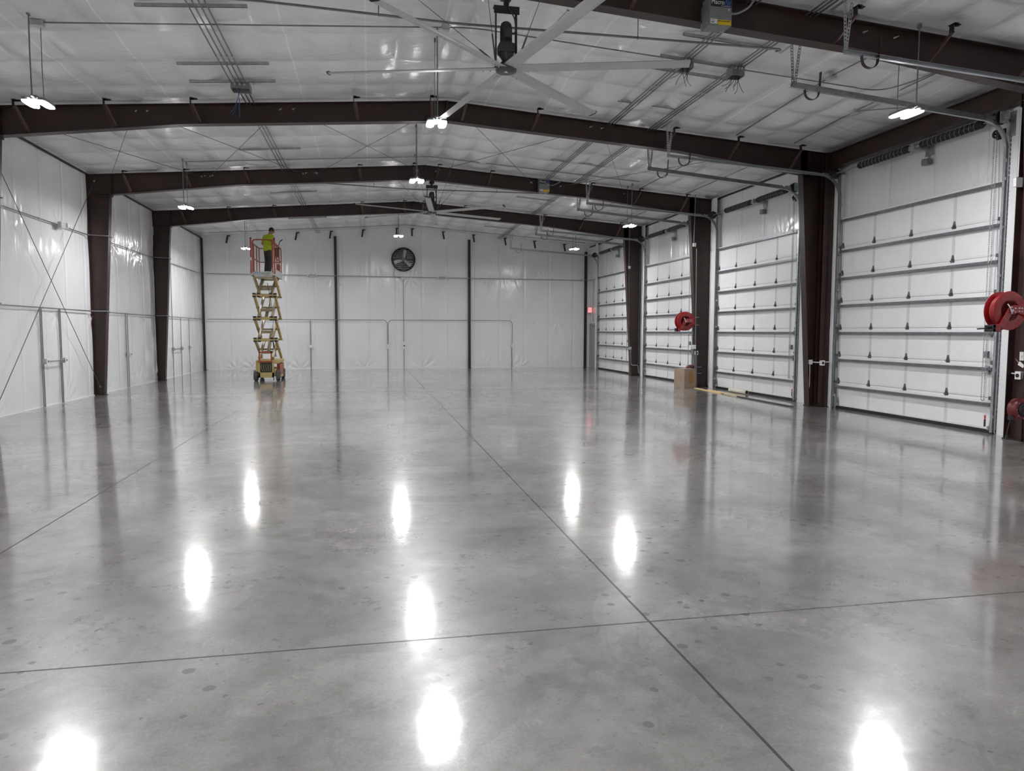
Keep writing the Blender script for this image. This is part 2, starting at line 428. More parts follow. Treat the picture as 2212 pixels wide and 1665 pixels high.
def puckers(s, z, seed):
    if seed not in PUCK:
        rr = random.Random(int(seed*77)); L_ = []
        for g_, up_, n in ((0., 1, 44), (2.25, -1, 16), (4.23, -1, 26), (4.23, 1, 16)):
            for k in range(n): L_.append((YF + rr.random()*(D-YF+1), g_, up_, rr.uniform(.35, .95), rr.uniform(.016, .038) if g_ == 0 else rr.uniform(.010, .026), rr.uniform(7, 15), rr.uniform(0, 6)))
        PUCK[seed] = sorted(L_)
    o = 0.
    for s0, g_, up_, R_, amp, fr_, ph in PUCK[seed]:
        ds = s-s0
        if ds < -1 or ds > 1: continue
        dz = (z-g_)*up_
        if dz < 0: continue
        r = math.hypot(ds, dz)
        if r > R_: continue
        th = math.atan2(dz, ds); w = (1-r/R_)**1.2*min(1, r/.10)*max(0., math.sin(th))**.5
        o += amp*w*math.sin(fr_*th+ph)
    return o
floor_g = grid(lambda u, v: (XL-.4+(XR-XL+.8)*u, YF-.4+(D-YF+.8)*v, 0.), 8, 16)
struct('floor', floor_g, 'floor', None, 'polished grey concrete floor with saw-cut joints and lamp reflections', 'floor')
struct('wall_left', grid(lambda u, v: (XL + liner_out(YF+(D-YF)*u, 6.0*v, 1.), YF+(D-YF)*u, 6.0*v), 900, 128), 'liner_y', None, 'left wall lined with creased white vinyl insulation', 'wall')
struct('wall_right', grid(lambda u, v: (XR - liner_out(YF+(D-YF)*u, 6.0*v, 5., .8), YF+(D-YF)*u, 6.0*v), 820, 112), 'liner_y', None, 'right wall of white vinyl insulation behind the overhead doors', 'wall')
struct('wall_back', grid(lambda u, v: (XL+(XR-XL)*u, D - liner_out(XL+(XR-XL)*u, (ZE+.05+(roof(XL+(XR-XL)*u)-ZE))*v, 8., 1.3), (ZE+.05+(roof(XL+(XR-XL)*u)-ZE))*v), 440, 136), 'liner_x', None, 'far end wall lined with white vinyl insulation', 'wall')
struct('wall_front', grid(lambda u, v: (XL+(XR-XL)*u, YF, 6.6*v), 60, 20), 'liner_x', None, 'end wall of white vinyl behind the camera', 'wall')
STRAPS = [12.05+1.2*k for k in range(-17, 20)]
PALL = sorted(PURLINS + [-1.73, 4.97] + [-5.48, -3.98, -2.48, -.98, .52, 2.72, 4.22, 5.72, 7.22, 8.72, 1.62])
def near(v, lst):
    return min(abs(v-a) for a in lst)
def span_t(v, lst):
    for a, b in zip(lst, lst[1:]):
        if a <= v <= b: return (v-a)/(b-a)
    return 0.
def ceil_z(x, y):
    px = span_t(x, [XL-.5]+PALL+[XR+.5]); py = span_t(y, STRAPS)
    right = 1. if x > XM else .75
    sag = .095*(math.sin(math.pi*px)**.8)*(math.sin(math.pi*py)**.7)*(.55+.9*max(0, .5+nz(x*.5, y*.4, 2.)))*right
    sag += .022*nz(x*1.1, y*.8, 6.)
    rid = nz(x*.45, y*.5, 14.)
    sag += .014*max(0, rid+.10)*nz(x*6.5+y*2.2*nz(x*.3, y*.3, 4.), y*1.1, 8.)
    fd = near(y, FR); wd = min(x-XL, XR-x, D-y)
    damp = min(1., max(0., (fd-.10)/.45))*min(1., max(0., (wd-.06)/.45))
    return roof(x) + .03 + .02*damp - max(-.01, sag)*damp
struct('ceiling', grid(lambda u, v: (XL-.05+(XR-XL+.1)*u, YF+(D-YF+.05)*v, ceil_z(XL-.05+(XR-XL+.1)*u, YF+(D-YF+.05)*v)), 330, 560), 'liner_c', None, 'pitched roof underside of quilted white vinyl insulation', 'ceiling')
# corner trims under the eaves and along the floor
for k, (x, sgn) in enumerate(((XL, 1), (XR, -1))):
    g = G().box(min(x+.0*sgn, x+.05*sgn), max(x+.0*sgn, x+.05*sgn), YF, D, ZE-.06, ZE-.015)
    tag(struct('trim_%d' % (k+1), g, 'steel_clip', None, ('dark eave angle along the top of the left wall', 'dark eave angle along the top of the right wall')[k], 'trim'))
g = G().box(XL, XL+.03, YF, D, 0, .022); struct('baseboard_left', g, 'trimwhite', None, 'thin white base strip along the left wall', 'trim')
g = G().box(XL, XR, D-.03, D, 0, .022); struct('baseboard_back', g, 'trimwhite', None, 'thin white base strip along the far wall', 'trim')

# ------------------------------------------------------------------ rigid steel frames
def rafter_bottom(dx):
    """height of the rafter underside at distance dx from the ridge line"""
    pts = [(0., 6.075), (5.1, 5.72), (8.3, 5.335), (8.9, 5.27)]
    for (a, za), (b, zb) in zip(pts, pts[1:]):
        if dx <= b: return za + (zb-za)*(dx-a)/(b-a)
    return pts[-1][1]
FL, TF, TW = .20, .012, .008        # flange width, flange, web
def half_rafter(y, sgn):
    g = G(); xs = [0., 2.5, 5.1, 8.3]; 
    T = lambda dx: roof(XM+sgn*dx)-.055
    for a, b in zip(xs, xs[1:]):
        xa, xb = XM+sgn*a, XM+sgn*b
        for y0, y1, za0, za1, zb0, zb1 in (
            (y-TW/2, y+TW/2, rafter_bottom(a), T(a), rafter_bottom(b), T(b)),
            (y-FL/2, y+FL/2, rafter_bottom(a)-TF, rafter_bottom(a), rafter_bottom(b)-TF, rafter_bottom(b)),
            (y-FL/2, y+FL/2, T(a)-TF, T(a), T(b)-TF, T(b))):
            g.hexa([(xa, y0, za0), (xb, y0, zb0), (xb, y1, zb0), (xa, y1, za0), (xa, y0, za1), (xb, y0, zb1), (xb, y1, zb1), (xa, y1, za1)])
    return g
def column_geo(y, sgn):
    """tapered column with the knee panel"""
    g = G()
    if sgn < 0: xo, xb, xt = XL+.014, -7.02, -6.70
    else: xo, xb, xt = XR-.06, 10.10, 9.75
    zt = rafter_bottom(8.3)
    top_o, top_i = roof(xo)-.055, roof(xt)-.055
    g.hexa([(xo, y-TW/2, .02), (xb, y-TW/2, .02), (xb, y+TW/2, .02), (xo, y+TW/2, .02), (xo, y-TW/2, zt), (xt, y-TW/2, zt), (xt, y+TW/2, zt), (xo, y+TW/2, zt)])
    g.hexa([(xo, y-TW/2, zt), (xt, y-TW/2, zt), (xt, y+TW/2, zt), (xo, y+TW/2, zt), (xo, y-TW/2, top_o), (xt, y-TW/2, top_i), (xt, y+TW/2, top_i), (xo, y+TW/2, top_o)])
    h = FL/2; i_ = TF*sgn
    g.hexa([(xb, y-h, .02), (xb+i_, y-h, .02), (xb+i_, y+h, .02), (xb, y+h, .02), (xt, y-h, zt), (xt+i_, y-h, zt), (xt+i_, y+h, zt), (xt, y+h, zt)])
    g.hexa([(xo, y-h, .02), (xo-i_, y-h, .02), (xo-i_, y+h, .02), (xo, y+h, .02), (xo, y-h, top_o), (xo-i_, y-h, top_o), (xo-i_, y+h, top_o), (xo, y+h, top_o)])
    g.hexa([(xo, y-h, top_o-TF), (xt, y-h, top_i-TF), (xt, y+h, top_i-TF), (xo, y+h, top_o-TF), (xo, y-h, top_o), (xt, y-h, top_i), (xt, y+h, top_i), (xo, y+h, top_o)])
    g.box(min(xo, xt), max(xo, xt), y-h, y+h, zt-.006, zt+.006)     # knee stiffener
    return g, xo, xb, xt
FRAME_LABELS = ['dark red steel portal frame nearest the camera, only its right rafter in view',
                'dark red steel portal frame just beyond the large ceiling fan',
                'dark red steel portal frame carrying the small ceiling fan',
                'dark red steel portal frame nearest the far end wall']
def steel_frame(y, label, braces):
    t = thing('steel_frame', label, 'steel frame', (XM, y, 0), 'portal frames across the hall', 'thing')
    for sgn in (-1, 1):
        cg, xo, xb, xt = column_geo(y, sgn)
        c = obj('column', cg, 'steel', t)
        bp = G().box(min(xo, xb)-.02, max(xo, xb)+.02, y-.11, y+.11, 0, .02)
        for bx in (.25, .75):
            for by in (-.06, .06):
                X = xo+(xb-xo)*bx; bp.cyl((X, y+by, .02), (X, y+by, .055), .014, 6)
        obj('base_plate', bp, 'steel_clip', c)
        r = obj('rafter', half_rafter(y, sgn), 'steel', t)
        # bolted end plate at the knee
        kx = XM+sgn*8.3
        g = G().box(kx-.012, kx+.012, y-.10, y+.10, rafter_bottom(8.3)-.05, roof(kx)-.06)
        for bz in (.08, .16, .36, .44):
            for by in (-.055, .055): g.cyl((kx-.03, y+by, rafter_bottom(8.3)+bz), (kx+.03, y+by, rafter_bottom(8.3)+bz), .012, 6)
        obj('knee_plate', g, 'steel', r)
    g = G().box(XM-.014, XM+.014, y-.1, y+.1, 6.02, roof(XM)-.05)
    for bz in (6.10, 6.17, 6.30, 6.37):
        for by in (-.055, .055): g.cyl((XM-.035, y+by, bz), (XM+.035, y+by, bz), .012, 6)
    obj('ridge_plate', g, 'steel', t)
    for x in braces:
        top = Vector((x, y-.46, roof(x)-.17)); bot = Vector((x+(.05 if x < XM else -.05), y-.07, rafter_bottom(abs(x-XM))+.03))
        g = G().bar(top, bot, .062, .005, (1, 0, 0)); sd = -.029
        d = (bot-top).normalized(); n = d.cross(Vector((1, 0, 0)))
        g.bar(top+Vector((sd, 0, 0))+n*.022, bot+Vector((sd, 0, 0))+n*.022, .005, .045, (1, 0, 0))
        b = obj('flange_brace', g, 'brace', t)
        cg = G().box(x-.03, x+.035, y-.52, y-.40, roof(x)-.085, roof(x)-.072).box(x-.03, x-.018, y-.50, y-.42, roof(x)-.20, roof(x)-.075)
        cg.hexa([(x-.03, y-.52, roof(x)-.085), (x+.10, y-.49, roof(x)-.085), (x+.10, y-.42, roof(x)-.085), (x-.03, y-.40, roof(x)-.085), (x-.03, y-.52, roof(x)-.075), (x+.10, y-.49, roof(x)-.075), (x+.10, y-.42, roof(x)-.075), (x-.03, y-.40, roof(x)-.075)])
        obj('purlin_clip', cg, 'steel_clip', b)
    # pale hillside washers where the roof rods pass through the web
    for x in ([-4.35, -4.15, -1.7, -1.45, 4.7, 4.95] if y in FR[1:3] else [6.9, 7.4] if y == FR[0] else []):
        z = roof(x)-.17
        g = G().cyl((x, y-.005, z), (x+.02, y-.03, z+.005), .014, 8).cyl((x+.02, y-.03, z+.005), (x+.045, y-.06, z+.009), .008, 6)
        obj('rod_washer', g, 'castbox', t)
    return t
for y, lb in zip(FR, FRAME_LABELS): steel_frame(y, lb, PURLINS)
# rust-coloured primer variation lives in the steel material

# end wall columns
for x, zt, lb in ((XL+.085, 5.80, 'slim dark red end wall column in the far left corner'), (-1.49, 6.02, 'slim dark red end wall column just left of the round wall fan'),
                  (4.64, 6.03, 'slim dark red end wall column to the right of the round wall fan'), (10.36, 5.60, 'slim dark red end wall column beside the walk-through door')):
    g = G(); y1 = D-.035; hw, dp = (.035, .075) if x < -5 else (.055, .11)
    g.box(x-hw, x+hw, y1-dp-.01, y1-dp, 0.012, zt).box(x-.004, x+.004, y1-dp, y1-.01, .012, zt).box(x-hw, x+hw, y1-.01, y1, .012, zt)
    g.box(x-.09, x+.09, y1-.14, y1, 0, .012)
    single('end_wall_column', g, 'steel', lb, 'steel column', 'end wall columns', 'thing', (x, y1, 0))
# portal frame around the nearest door: beam under the eave on two short columns
PX, PYA, PYB = 10.33, FR[0]+.25, FR[1]-.105        # web plane, outer faces of the columns
t = thing('portal_frame', 'dark red steel portal frame around the nearest overhead door, with a deep beam above', 'steel frame', (PX, (PYA+PYB)/2, 0), None, 'thing')
g = G(); ya, yb = PYA+.34, PYB-.175
g.box(PX-.005, PX+.005, ya, yb, 5.42, 5.775).box(PX-.10, PX+.10, ya, yb, 5.42, 5.432).box(PX-.10, PX+.10, ya, yb, 5.763, 5.775)
bm_ = obj('beam', g, 'steel', t)
for y, s in ((ya, 1), (yb, -1)):
    g = G().box(PX-.11, PX+.11, min(y, y+.014*s), max(y, y+.014*s), 5.34, 5.80)
    for z in (5.46, 5.6, 5.72):
        for dx in (-.06, .06): g.cyl((PX+dx, y, z), (PX+dx, y+.045*s, z), .014, 6)
    obj('end_plate', g, 'steel', bm_)
for y0, y1 in ((PYA, PYA+.335), (PYB-.17, PYB)):
    g = G().box(PX-.005, PX+.005, y0, y1, .02, 5.80).box(PX-.125, PX+.125, y0, y0+.012, .02, 5.80).box(PX-.125, PX+.125, y1-.012, y1, .02, 5.80).box(PX-.12, PX+.12, y0+.012, y1-.012, 5.41, 5.42)
    c = obj('column', g, 'steel', t)
    g = G().box(PX-.15, PX+.15, y0-.015, y1+.0, 0, .02)
    for bx in (-.07, .07):
        for by in (.05, y1-y0-.05): g.cyl((PX+bx, y0+by, .02), (PX+bx, y0+by, .06), .015, 6)
    obj('base_plate', g, 'steel_clip', c)

# ------------------------------------------------------------------ brace rods
def rod(a, b, label, r=.0065, cat='brace rod', grp='steel brace rods', m='cable'):
    a, b = Vector(a), Vector(b); d = (b-a).normalized()
    t = thing('brace_rod', label, cat, a, grp)
    obj('rod', G().tube([a, b], r, 6), m, t)
    obj('end_nut', G().cyl(a, a+d*.05, .018, 8).cyl(b, b-d*.05, .018, 8), 'castbox', t)
rod((-7.13, FR[1]+.06, 5.72), (-7.13, FR[2]-.02, .22), 'long diagonal brace rod on the left wall falling away from the camera', .0075, grp='left wall brace rods')
rod((-7.08, FR[1]+.06, .10), (-7.08, FR[2]-.02, 5.68), 'long diagonal brace rod on the left wall rising away from the camera', .0075, grp='left wall brace rods')
xb = [(-6.7, -4.4), (-4.2, -1.75), (-1.4, 1.4), (1.9, 4.75)]
names = ['outermost left', 'second left', 'left of the ridge', 'right of the ridge']
for (a, b), n in zip(xb, names):
    for p, q, w in ((a, b, 'rightward'), (b, a, 'leftward')):
        rod((p, FR[1]+.03, roof(p)-.19), (q, FR[2]-.03, roof(q)-.19), 'thin roof brace rod in the %s crossing, running %s with distance' % (n, w), .006, grp='roof brace rods')
rod((5.0, FR[1]+.03, roof(5.0)-.19), (7.6, FR[2]-.03, roof(7.6)-.19), 'thin roof brace rod above the second door, running rightward with distance', .006, grp='roof brace rods')
rod((8.8, FR[1]+.03, roof(8.8)-.19), (5.6, FR[2]-.03, roof(5.6)-.19), 'thin roof brace rod above the second door, running leftward with distance', .006, grp='roof brace rods')

# ------------------------------------------------------------------ high-bay lamps
def high_bay(x, y, z, label, hang=None, tilt=0.):
    t = thing('high_bay_light', label, 'ceiling light', (x, y, z), 'hanging high-bay lights')
    g = G().cbox(x-.045, x+.045, y-.15, y+.15, z+.03, z+.085, .012, 2).box(x-.14, x+.14, y-.14, y-.11, z+.035, z+.05).box(x-.14, x+.14, y+.11, y+.14, z+.035, z+.05)
    obj('driver_housing', g, 'greybox', t)
    def oval(cx, w, l, zz, h, n=28):
        return G().prism([(cx+math.copysign(abs(math.cos(2*math.pi*k/n))**.62, math.cos(2*math.pi*k/n))*w, y+math.copysign(abs(math.sin(2*math.pi*k/n))**.62, math.sin(2*math.pi*k/n))*l, zz) for k in range(n)], (0, 0, h))
    for s in (-1, 1):
        hd = obj('lamp_head', oval(x+s*.098, .064, .205, z+.004, .036), 'greybox', t)
        obj('lens', oval(x+s*.098, .060, .20, z-.006, .010), 'lens', hd)
    zt = roof(x)+.01
    for s in (-1, 1):
        yy = y+s*.19
        g = G().tube([(x, yy, z+.05), (x+random.uniform(-.01, .01), yy, (z+zt)/2), (x, yy, zt-.03)], .006 if s > 0 else .010, 6)
        g.cyl((x, yy, z+.052), (x, yy, z+.075), .02, 8).box(x-.015, x+.015, yy-.03, yy+.03, zt-.06, zt).box(x-.012, x+.012, min(yy, y+s*.10), max(yy, y+s*.10), z+.045, z+.055)
        obj('suspension_cord', g, 'conduit', t)
    return t
LIGHTS = [(-4.52, 11.46, 4.90, 'lit double high-bay lamp hanging at upper left, largest in view'),
          (1.10, 11.95, 5.08, 'lit double high-bay lamp hanging just below the large ceiling fan'),
          (7.69, 9.43, 4.90, 'lit double high-bay lamp hanging in front of the nearest overhead door'),
          (1.10, 16.95, 5.17, 'lit double high-bay lamp hanging just left of the small ceiling fan'),
          (-4.60, 20.1, 4.89, 'lit double high-bay lamp hanging beside the second left wall column'),
          (7.66, 20.75, 4.88, 'lit double high-bay lamp hanging before the third overhead door'),
          (-4.63, 29.5, 4.89, 'small lit double high-bay lamp hanging beside the man on the lift'),
          (1.09, 27.3, 5.24, 'small lit double high-bay lamp hanging above the round wall fan'),
          (7.86, 27.4, 4.94, 'small lit double high-bay lamp hanging near the far right corner'),
          (-4.55, 2.6, 4.90, 'lit double high-bay lamp overhead to the left of the camera, out of view'),
          (1.10, 6.2, 5.10, 'lit double high-bay lamp above the camera, out of view'),
          (7.69, 0.6, 4.90, 'lit double high-bay lamp overhead to the right of the camera, out of view'),
          (1.10, -3.0, 5.10, 'lit double high-bay lamp behind the camera, out of view')]
for L_ in LIGHTS: high_bay(*L_)

# ------------------------------------------------------------------ ceiling fans
def ceiling_fan(x, y, z, ang0, label, R=2.33):
    t = thing('ceiling_fan', label, 'ceiling fan', (x, y, z), 'large ceiling fans')
    g = G().lathe((x, y, z-.03), (0, 0, 1), [(0, 0), (.125, 0), (.135, .01), (.135, .05), (.11, .06), (0, .06)], 30)
    h = obj('hub', g, 'hub', t)
    g = G().prism([(x-.018, y-.03, z-.0315), (x+.006, y-.035, z-.0315), (x+.02, y+.03, z-.0315), (x-.004, y+.035, z-.0315)], (0, 0, .001))
    g.prism([(x-.03, y+.0, z-.0317), (x+.03, y-.005, z-.0317), (x+.028, y+.012, z-.0317), (x-.028, y+.016, z-.0317)], (0, 0, .001))
    obj('emblem', g, 'inkwhite', h)
    for k in range(6):
        a = math.radians(ang0+60*k); d = Vector((math.cos(a), math.sin(a), 0)); c = Vector((-math.sin(a), math.cos(a), 0))
        p = math.radians(-11); cc = c*math.cos(p)+Vector((0, 0, 1))*math.sin(p); nn = d.cross(cc)
        prof = [(-.5, 0), (-.42, .09), (-.2, .14), (.1, .12), (.35, .06), (.5, 0), (.3, -.03), (-.3, -.04)]
        g = G(); st = [(.10, .175), (.5, .175), (R, .165)]; vs = []
        for r, w in st:
            o = Vector((x, y, z+.01)) + d*r
            vs += [o + cc*(u*w) + nn*(v*w) for u, v in prof]
        n = len(prof); fs = [(i*n+q, i*n+(q+1) % n, (i+1)*n+(q+1) % n, (i+1)*n+q) for i in range(2) for q in range(n)]
        fs += [tuple(range(n-1, -1, -1)), tuple(range(2*n, 3*n))]
        b = obj('blade', G().add(vs, fs), 'blade', t)
        o = Vector((x, y, z+.01)) + d*(R+.001)
        tip = [o+cc*(u*.175)+nn*(v*.2+(.006 if v >= 0 else -.006)) for u, v in prof]
        obj('tip_cap', G().prism(tip, d*.012), 'black', b)
        rt_ = Vector((x, y, z-.012))+d*.2; g = G()
        for q in (.0, .09): g.cyl(rt_+d*q+cc*.03, rt_+d*q+cc*.03-Vector((0, 0, .016)), .008, 6)
        obj('blade_bolt', g, 'castbox', b)
    zt = z+.76
    # gearbox and motor
    g = G().lathe((x, y, z+.03), (0, 0, 1), [(0, 0), (.075, 0), (.075, .05), (.055, .06), (.055, .09), (.10, .15), (.10, .17), (0, .17)], 24)
    obj('gearbox_neck', g, 'motor', t)
    g = G().cbox(x-.105, x+.105, y-.10, y+.10, z+.19, z+.315, .025, 2); obj('gearbox', g, 'motor', t)
    g = G().lathe((x, y, z+.31), (0, 0, 1), [(0, 0), (.078, 0), (.078, .02), (.072, .03), (.072, .22), (.066, .255), (.045, .275), (0, .28)], 28)
    for k in range(24):
        a = 2*math.pi*k/24; e = Vector((math.cos(a), math.sin(a), 0)); c = Vector((x, y, z+.34))
        g.bar(c+e*.074, c+e*.074+Vector((0, 0, .18)), .006, .008, e)
    mo = obj('motor', g, 'motor', t)
    obj('terminal_box', G().cbox(x-.035, x+.055, y-.125, y-.06, z+.36, z+.48, .01, 2).cyl((x+.055, y-.09, z+.42), (x+.085, y-.09, z+.42), .013, 10), 'motor', mo)
    # yoke
    g = G()
    for s in (-1, 1):
        g.bar((x+s*.135, y, z+.05), (x+s*.135, y, zt), .05, .012, (0, 1, 0)).bar((x+s*.129, y+.022, z+.05), (x+s*.129, y+.022, zt), .012, .02, (0, 1, 0))
    g.box(x-.165, x+.165, y-.05, y+.05, zt, zt+.012).box(x-.165, x+.165, y-.05, y-.042, zt-.085, zt).box(x-.14, x+.14, y-.07, y+.07, z+.035, z+.05)
    obj('yoke', g, 'black', t)
    # drop post with swivel and beam clamp
    zc = rafter_bottom(abs(x-XM))-TF
    g = G().bar((x, y, zt+.012), (x, y, zc-.05), .06, .06, (1, 0, 0)).cbox(x-.07, x+.07, y-.06, y+.06, zc-.09, zc-.03, .01).box(x-.05, x+.05, y-.14, y+.14, zc-.03, zc-.002)
    for s in (-1, 1): g.box(x-.05, x+.05, y+s*.125-.02, y+s*.125+.02, zc-.03, zc+.03).cyl((x, y+s*.125, zc-.07), (x, y+s*.125, zc+.05), .01, 8)
    obj('drop_post', g, 'black', t)
    g = G().tube(rounded([(x+.02, y-.05, zc+.05), (x+.05, y-.08, zt+.14), (x+.0, y-.075, zt-.02), (x+.10, y-.06, zt-.12), (x+.115, y-.08, z+.46), (x+.085, y-.09, z+.42)], .12), .009, 8)
    obj('power_cord', g, 'wire', t)
    for sx in (-1, 1):
        for sy in (-1, 1):
            a = Vector((x+sx*.145, y+sy*.03, z+.10)); bx = x+sx*(1.15 if sy > 0 else .55); by = y+sy*1.15
            if abs(by-y) < .3: by = y+sy*.3
            b = Vector((bx, by, roof(bx)+.01)); m_ = a+(b-a).normalized()*.32
            g = G().tube([a, b], .004, 6).tube([a, m_], .011, 6).torus(b-(b-a).normalized()*.03, (0, 1, 0), .018, .005, 12, 6)
            obj('guy_wire', g, 'cable', t)
    return t
ceiling_fan(1.763, FR[0], 5.10, 44.3, 'large grey six-blade ceiling fan close overhead in the upper middle')
ceiling_fan(1.80, FR[2], 5.15, 22.5, 'grey six-blade ceiling fan far down the hall, smaller in view')

# fan control boxes on the rafters
def control_box(x, y, z, label):
    """x,y,z = left, front, bottom"""
    w, d, h = .30, .245, .38
    t = thing('fan_control_box', label, 'control box', (x, y, z), 'fan control boxes on the rafters')
    obj('enclosure', G().cbox(x, x+w, y+.008, y+d, z, z+h, .006, 1), 'greybox', t)
    l = obj('lid', G().cbox(x-.004, x+w+.004, y, y+.02, z-.004, z+h+.004, .005, 1), 'greybox', t)
    obj('latch', G().cyl((x+w-.045, y+.001, z+.20), (x+w-.045, y-.012, z+.20), .012, 10), 'castbox', l)
    yf = y-.0015
    p = obj('name_plate', G().box(x+.004, x+w-.10, yf, y, z+.232, z+.336), 'ink', t)
    p2 = obj('name_plate', G().box(x+w-.10, x+w-.002, yf, y, z+.232, z+.336), 'bluenavy', t)
    text_mesh('lettering', 'Macro', .083, 'inkwhite', t, (x+.012, yf-.001, z+.288), (1, 0, 0), (0, 0, 1), sx=.84)
    text_mesh('lettering', '\u039bir', .083, 'inkblue', t, (x+.195, yf-.001, z+.288), (1, 0, 0), (0, 0, 1), sx=.92)
    g = G()
    for k in range(9): g.box(x+.15+k*.015, x+.159+k*.015, yf-.001, yf, z+.242, z+.249)
    obj('small_print', g, 'inkwhite', t)
    wl = obj('white_label', G().box(x+.004, x+.10, yf, y, z+.015, z+.075), 'white', t)
    g = G().box(x+.012, x+.055, yf-.001, yf, z+.028, z+.038).box(x+.012, x+.07, yf-.001, yf, z+.055, z+.060)
    obj('print_line', g, 'ink', wl)
    yl = obj('yellow_label', G().box(x+.11, x+w-.004, yf, y, z+.006, z+.07), 'yellow', t)
    g = G()
    for k in range(8): g.box(x+.115+k*.022, x+.130+k*.022, yf-.001, yf, z+.046+.003*(k % 2), z+.060)
    obj('print_line', g, 'ink', yl)
    g = G()
    for q in (.06, .22):
        g.tube([(x+q-.02, y+.10, z), (x+q-.025, y+.10, z-.05)], .006, 6).tube([(x+q+.015, y+.10, z), (x+q+.015, y+.10, z-.035), (x+q-.01, y+.10, z-.05)], .006, 6)
    obj('cable_gland', g, 'castbox', t)
    zr = roof(x+w+.3)-.10
    g = G().tube(rounded([(x+w-.002, y+.12, z+.22), (x+w+.12, y+.12, z+.21), (x+w+.30, y+.10, z+.30), (x+w+.38, y+.06, zr)], .10, 6), .016, 8)
    obj('supply_conduit', g, 'conduit', t)
    g = G().box(x+.03, x+.07, y+d, y+d+.10, z+.03, z+.34).box(x+w-.07, x+w-.03, y+d, y+d+.10, z+.03, z+.34)
    obj('mounting_strut', g, 'galv', t)
    return t
control_box(4.40, FR[0]-.36, 5.735, 'grey fan control box with yellow label on the nearest rafter at top')
control_box(4.90, FR[2]-.36, 5.80, 'grey fan control box with yellow label on the middle rafter, farther away')

# ------------------------------------------------------------------ conduits
def conduit(pts, label, r=.0125, R=.12, grp=None, m='conduit', name='conduit', couple=True, cat='conduit'):
    p = rounded(pts, R)
    o = single(name, G().tube(p, r, 8), m, label, cat, grp, None, p[0])
    if couple:
        g = G(); 
        for i in range(len(pts)-1):
            a, b = Vector(pts[i]), Vector(pts[i+1]); L_ = (b-a).length; d = (b-a)/max(L_, 1e-6)
            for k in range(1, int(L_/3.05)+1):
                c = a+d*(k*3.05-.6); g.cyl(c-d*.035, c+d*.035, r*1.45, 8)
        if g.v: obj('coupling', g, 'galv', o)
    return o
CZ = -.075
def cz(x, off=0.): return roof(x)+CZ+off
for k in range(4):
    x = -2.375+.082*k
    conduit([(x, -5, cz(x)), (x, 13.98, cz(x))], 'ceiling conduit at upper left, %s of four from the left' % ORD[k], grp='left ceiling conduits', R=.05)
for k in range(3):
    x = -2.31+.075*k
    conduit([(x, 14.5, cz(x)), (x, D-.04, cz(x))], 'ceiling conduit beyond the left pull box, %s of three from the left' % ORD[k], grp='far left ceiling conduits', R=.05)
for k in range(3):
    x = 5.08+.065*k
    conduit([(x, -5, cz(x)), (x, 20.2, cz(x)), (x+.02, 20.9, cz(x)-.0)], 'conduit of the inner bundle right of the ridge, %s of three from the left' % ORD[k], .0125, grp='inner right ceiling conduits', R=.05)
for k in range(3):
    x = 6.00+.065*k
    conduit([(x, -5, cz(x)), (x, D-.05, cz(x))], 'conduit of the outer bundle right of the ridge, %s of three from the left' % ORD[k], .0125, grp='outer right ceiling conduits', R=.05)
def ch_strut(x0, x1, y, label, grp):
    g = G(); n = 2 if (x0-XM)*(x1-XM) > 0 else 2
    za, zb = roof(x0)-.035, roof(x1)-.035
    for dy in (-.0195, .0195):
        g.bar((x0, y+dy, za-.0), (x1, y+dy, zb-.0), .041, .0025, (0, 0, 1))
    g.bar((x0, y, za+.0195), (x1, y, zb+.0195), .0415, .0025, (0, 1, 0))
    for dy in (-.015, .015): g.bar((x0, y+dy, za-.0195), (x1, y+dy, zb-.0195), .010, .002, (0, 1, 0))
    single('channel_strut', g, 'galv', label, 'channel strut', grp)
for k, y in enumerate((2.2, 5.2, 8.0, 10.93, 13.12, 14.0, 18.9, 24.5, 29.9)):
    if k < 3: continue
    ch_strut(-3.08, -1.62, y, 'short channel strut across the left ceiling conduits, %s from the camera' % ORD[k-3], 'left channel struts')
for k, y in enumerate((10.62, 11.50, 12.02, 13.8, 18.8, 24.1, 31.0)):
    ch_strut(4.74 if k < 5 else 4.9, 6.22, y, 'short channel strut across the right ceiling conduits, %s from the camera' % ORD[k], 'right channel struts')
def pull_box(x0, x1, y0, y1, z0, z1, label, wires, wm='wire', drop=.3):
    t = thing('pull_box', label, 'junction box', ((x0+x1)/2, (y0+y1)/2, z0), 'open pull boxes on the ceiling')
    g = G(); w = .004
    g.box(x0, x1, y0, y1, z1-w, z1).box(x0, x0+w, y0, y1, z0, z1-w).box(x1-w, x1, y0, y1, z0, z1-w).box(x0+w, x1-w, y0, y0+w, z0, z1-w).box(x0+w, x1-w, y1-w, y1, z0, z1-w)
    obj('enclosure', g, 'greybox', t)
    g = G()
    for q in (.25, .5, .75): g.cyl((x0+(x1-x0)*q, y0-.03, z1-.045), (x0+(x1-x0)*q, y0+.02, z1-.045), .017, 10)
    obj('conduit_connector', g, 'castbox', t)
    for k in range(wires):
        a = Vector((x0+(x1-x0)*random.uniform(.2, .8), y0+(y1-y0)*random.uniform(.25, .75), z1-.01))
        e = Vector((random.uniform(-.22, .22), random.uniform(-.1, .1), -drop*random.uniform(.6, 1.1)-.1))
        m1 = a+Vector((e.x*.15, e.y*.3, -(z1-z0)-.03)); m2 = a+Vector((e.x*.6, e.y*.7, e.z*.75-.05))
        obj('wire', G().tube(rounded([a, m1, m2, a+e+Vector((random.uniform(-.06, .06), 0, -.02))], .12), .0045, 6), wm, t)
    return t
zb = roof(-2.25)
pull_box(-2.39, -2.07, 13.98, 14.27, zb-.165, zb-.055, 'grey pull box with hanging blue wires at upper left', 4, 'bluewire', .45)
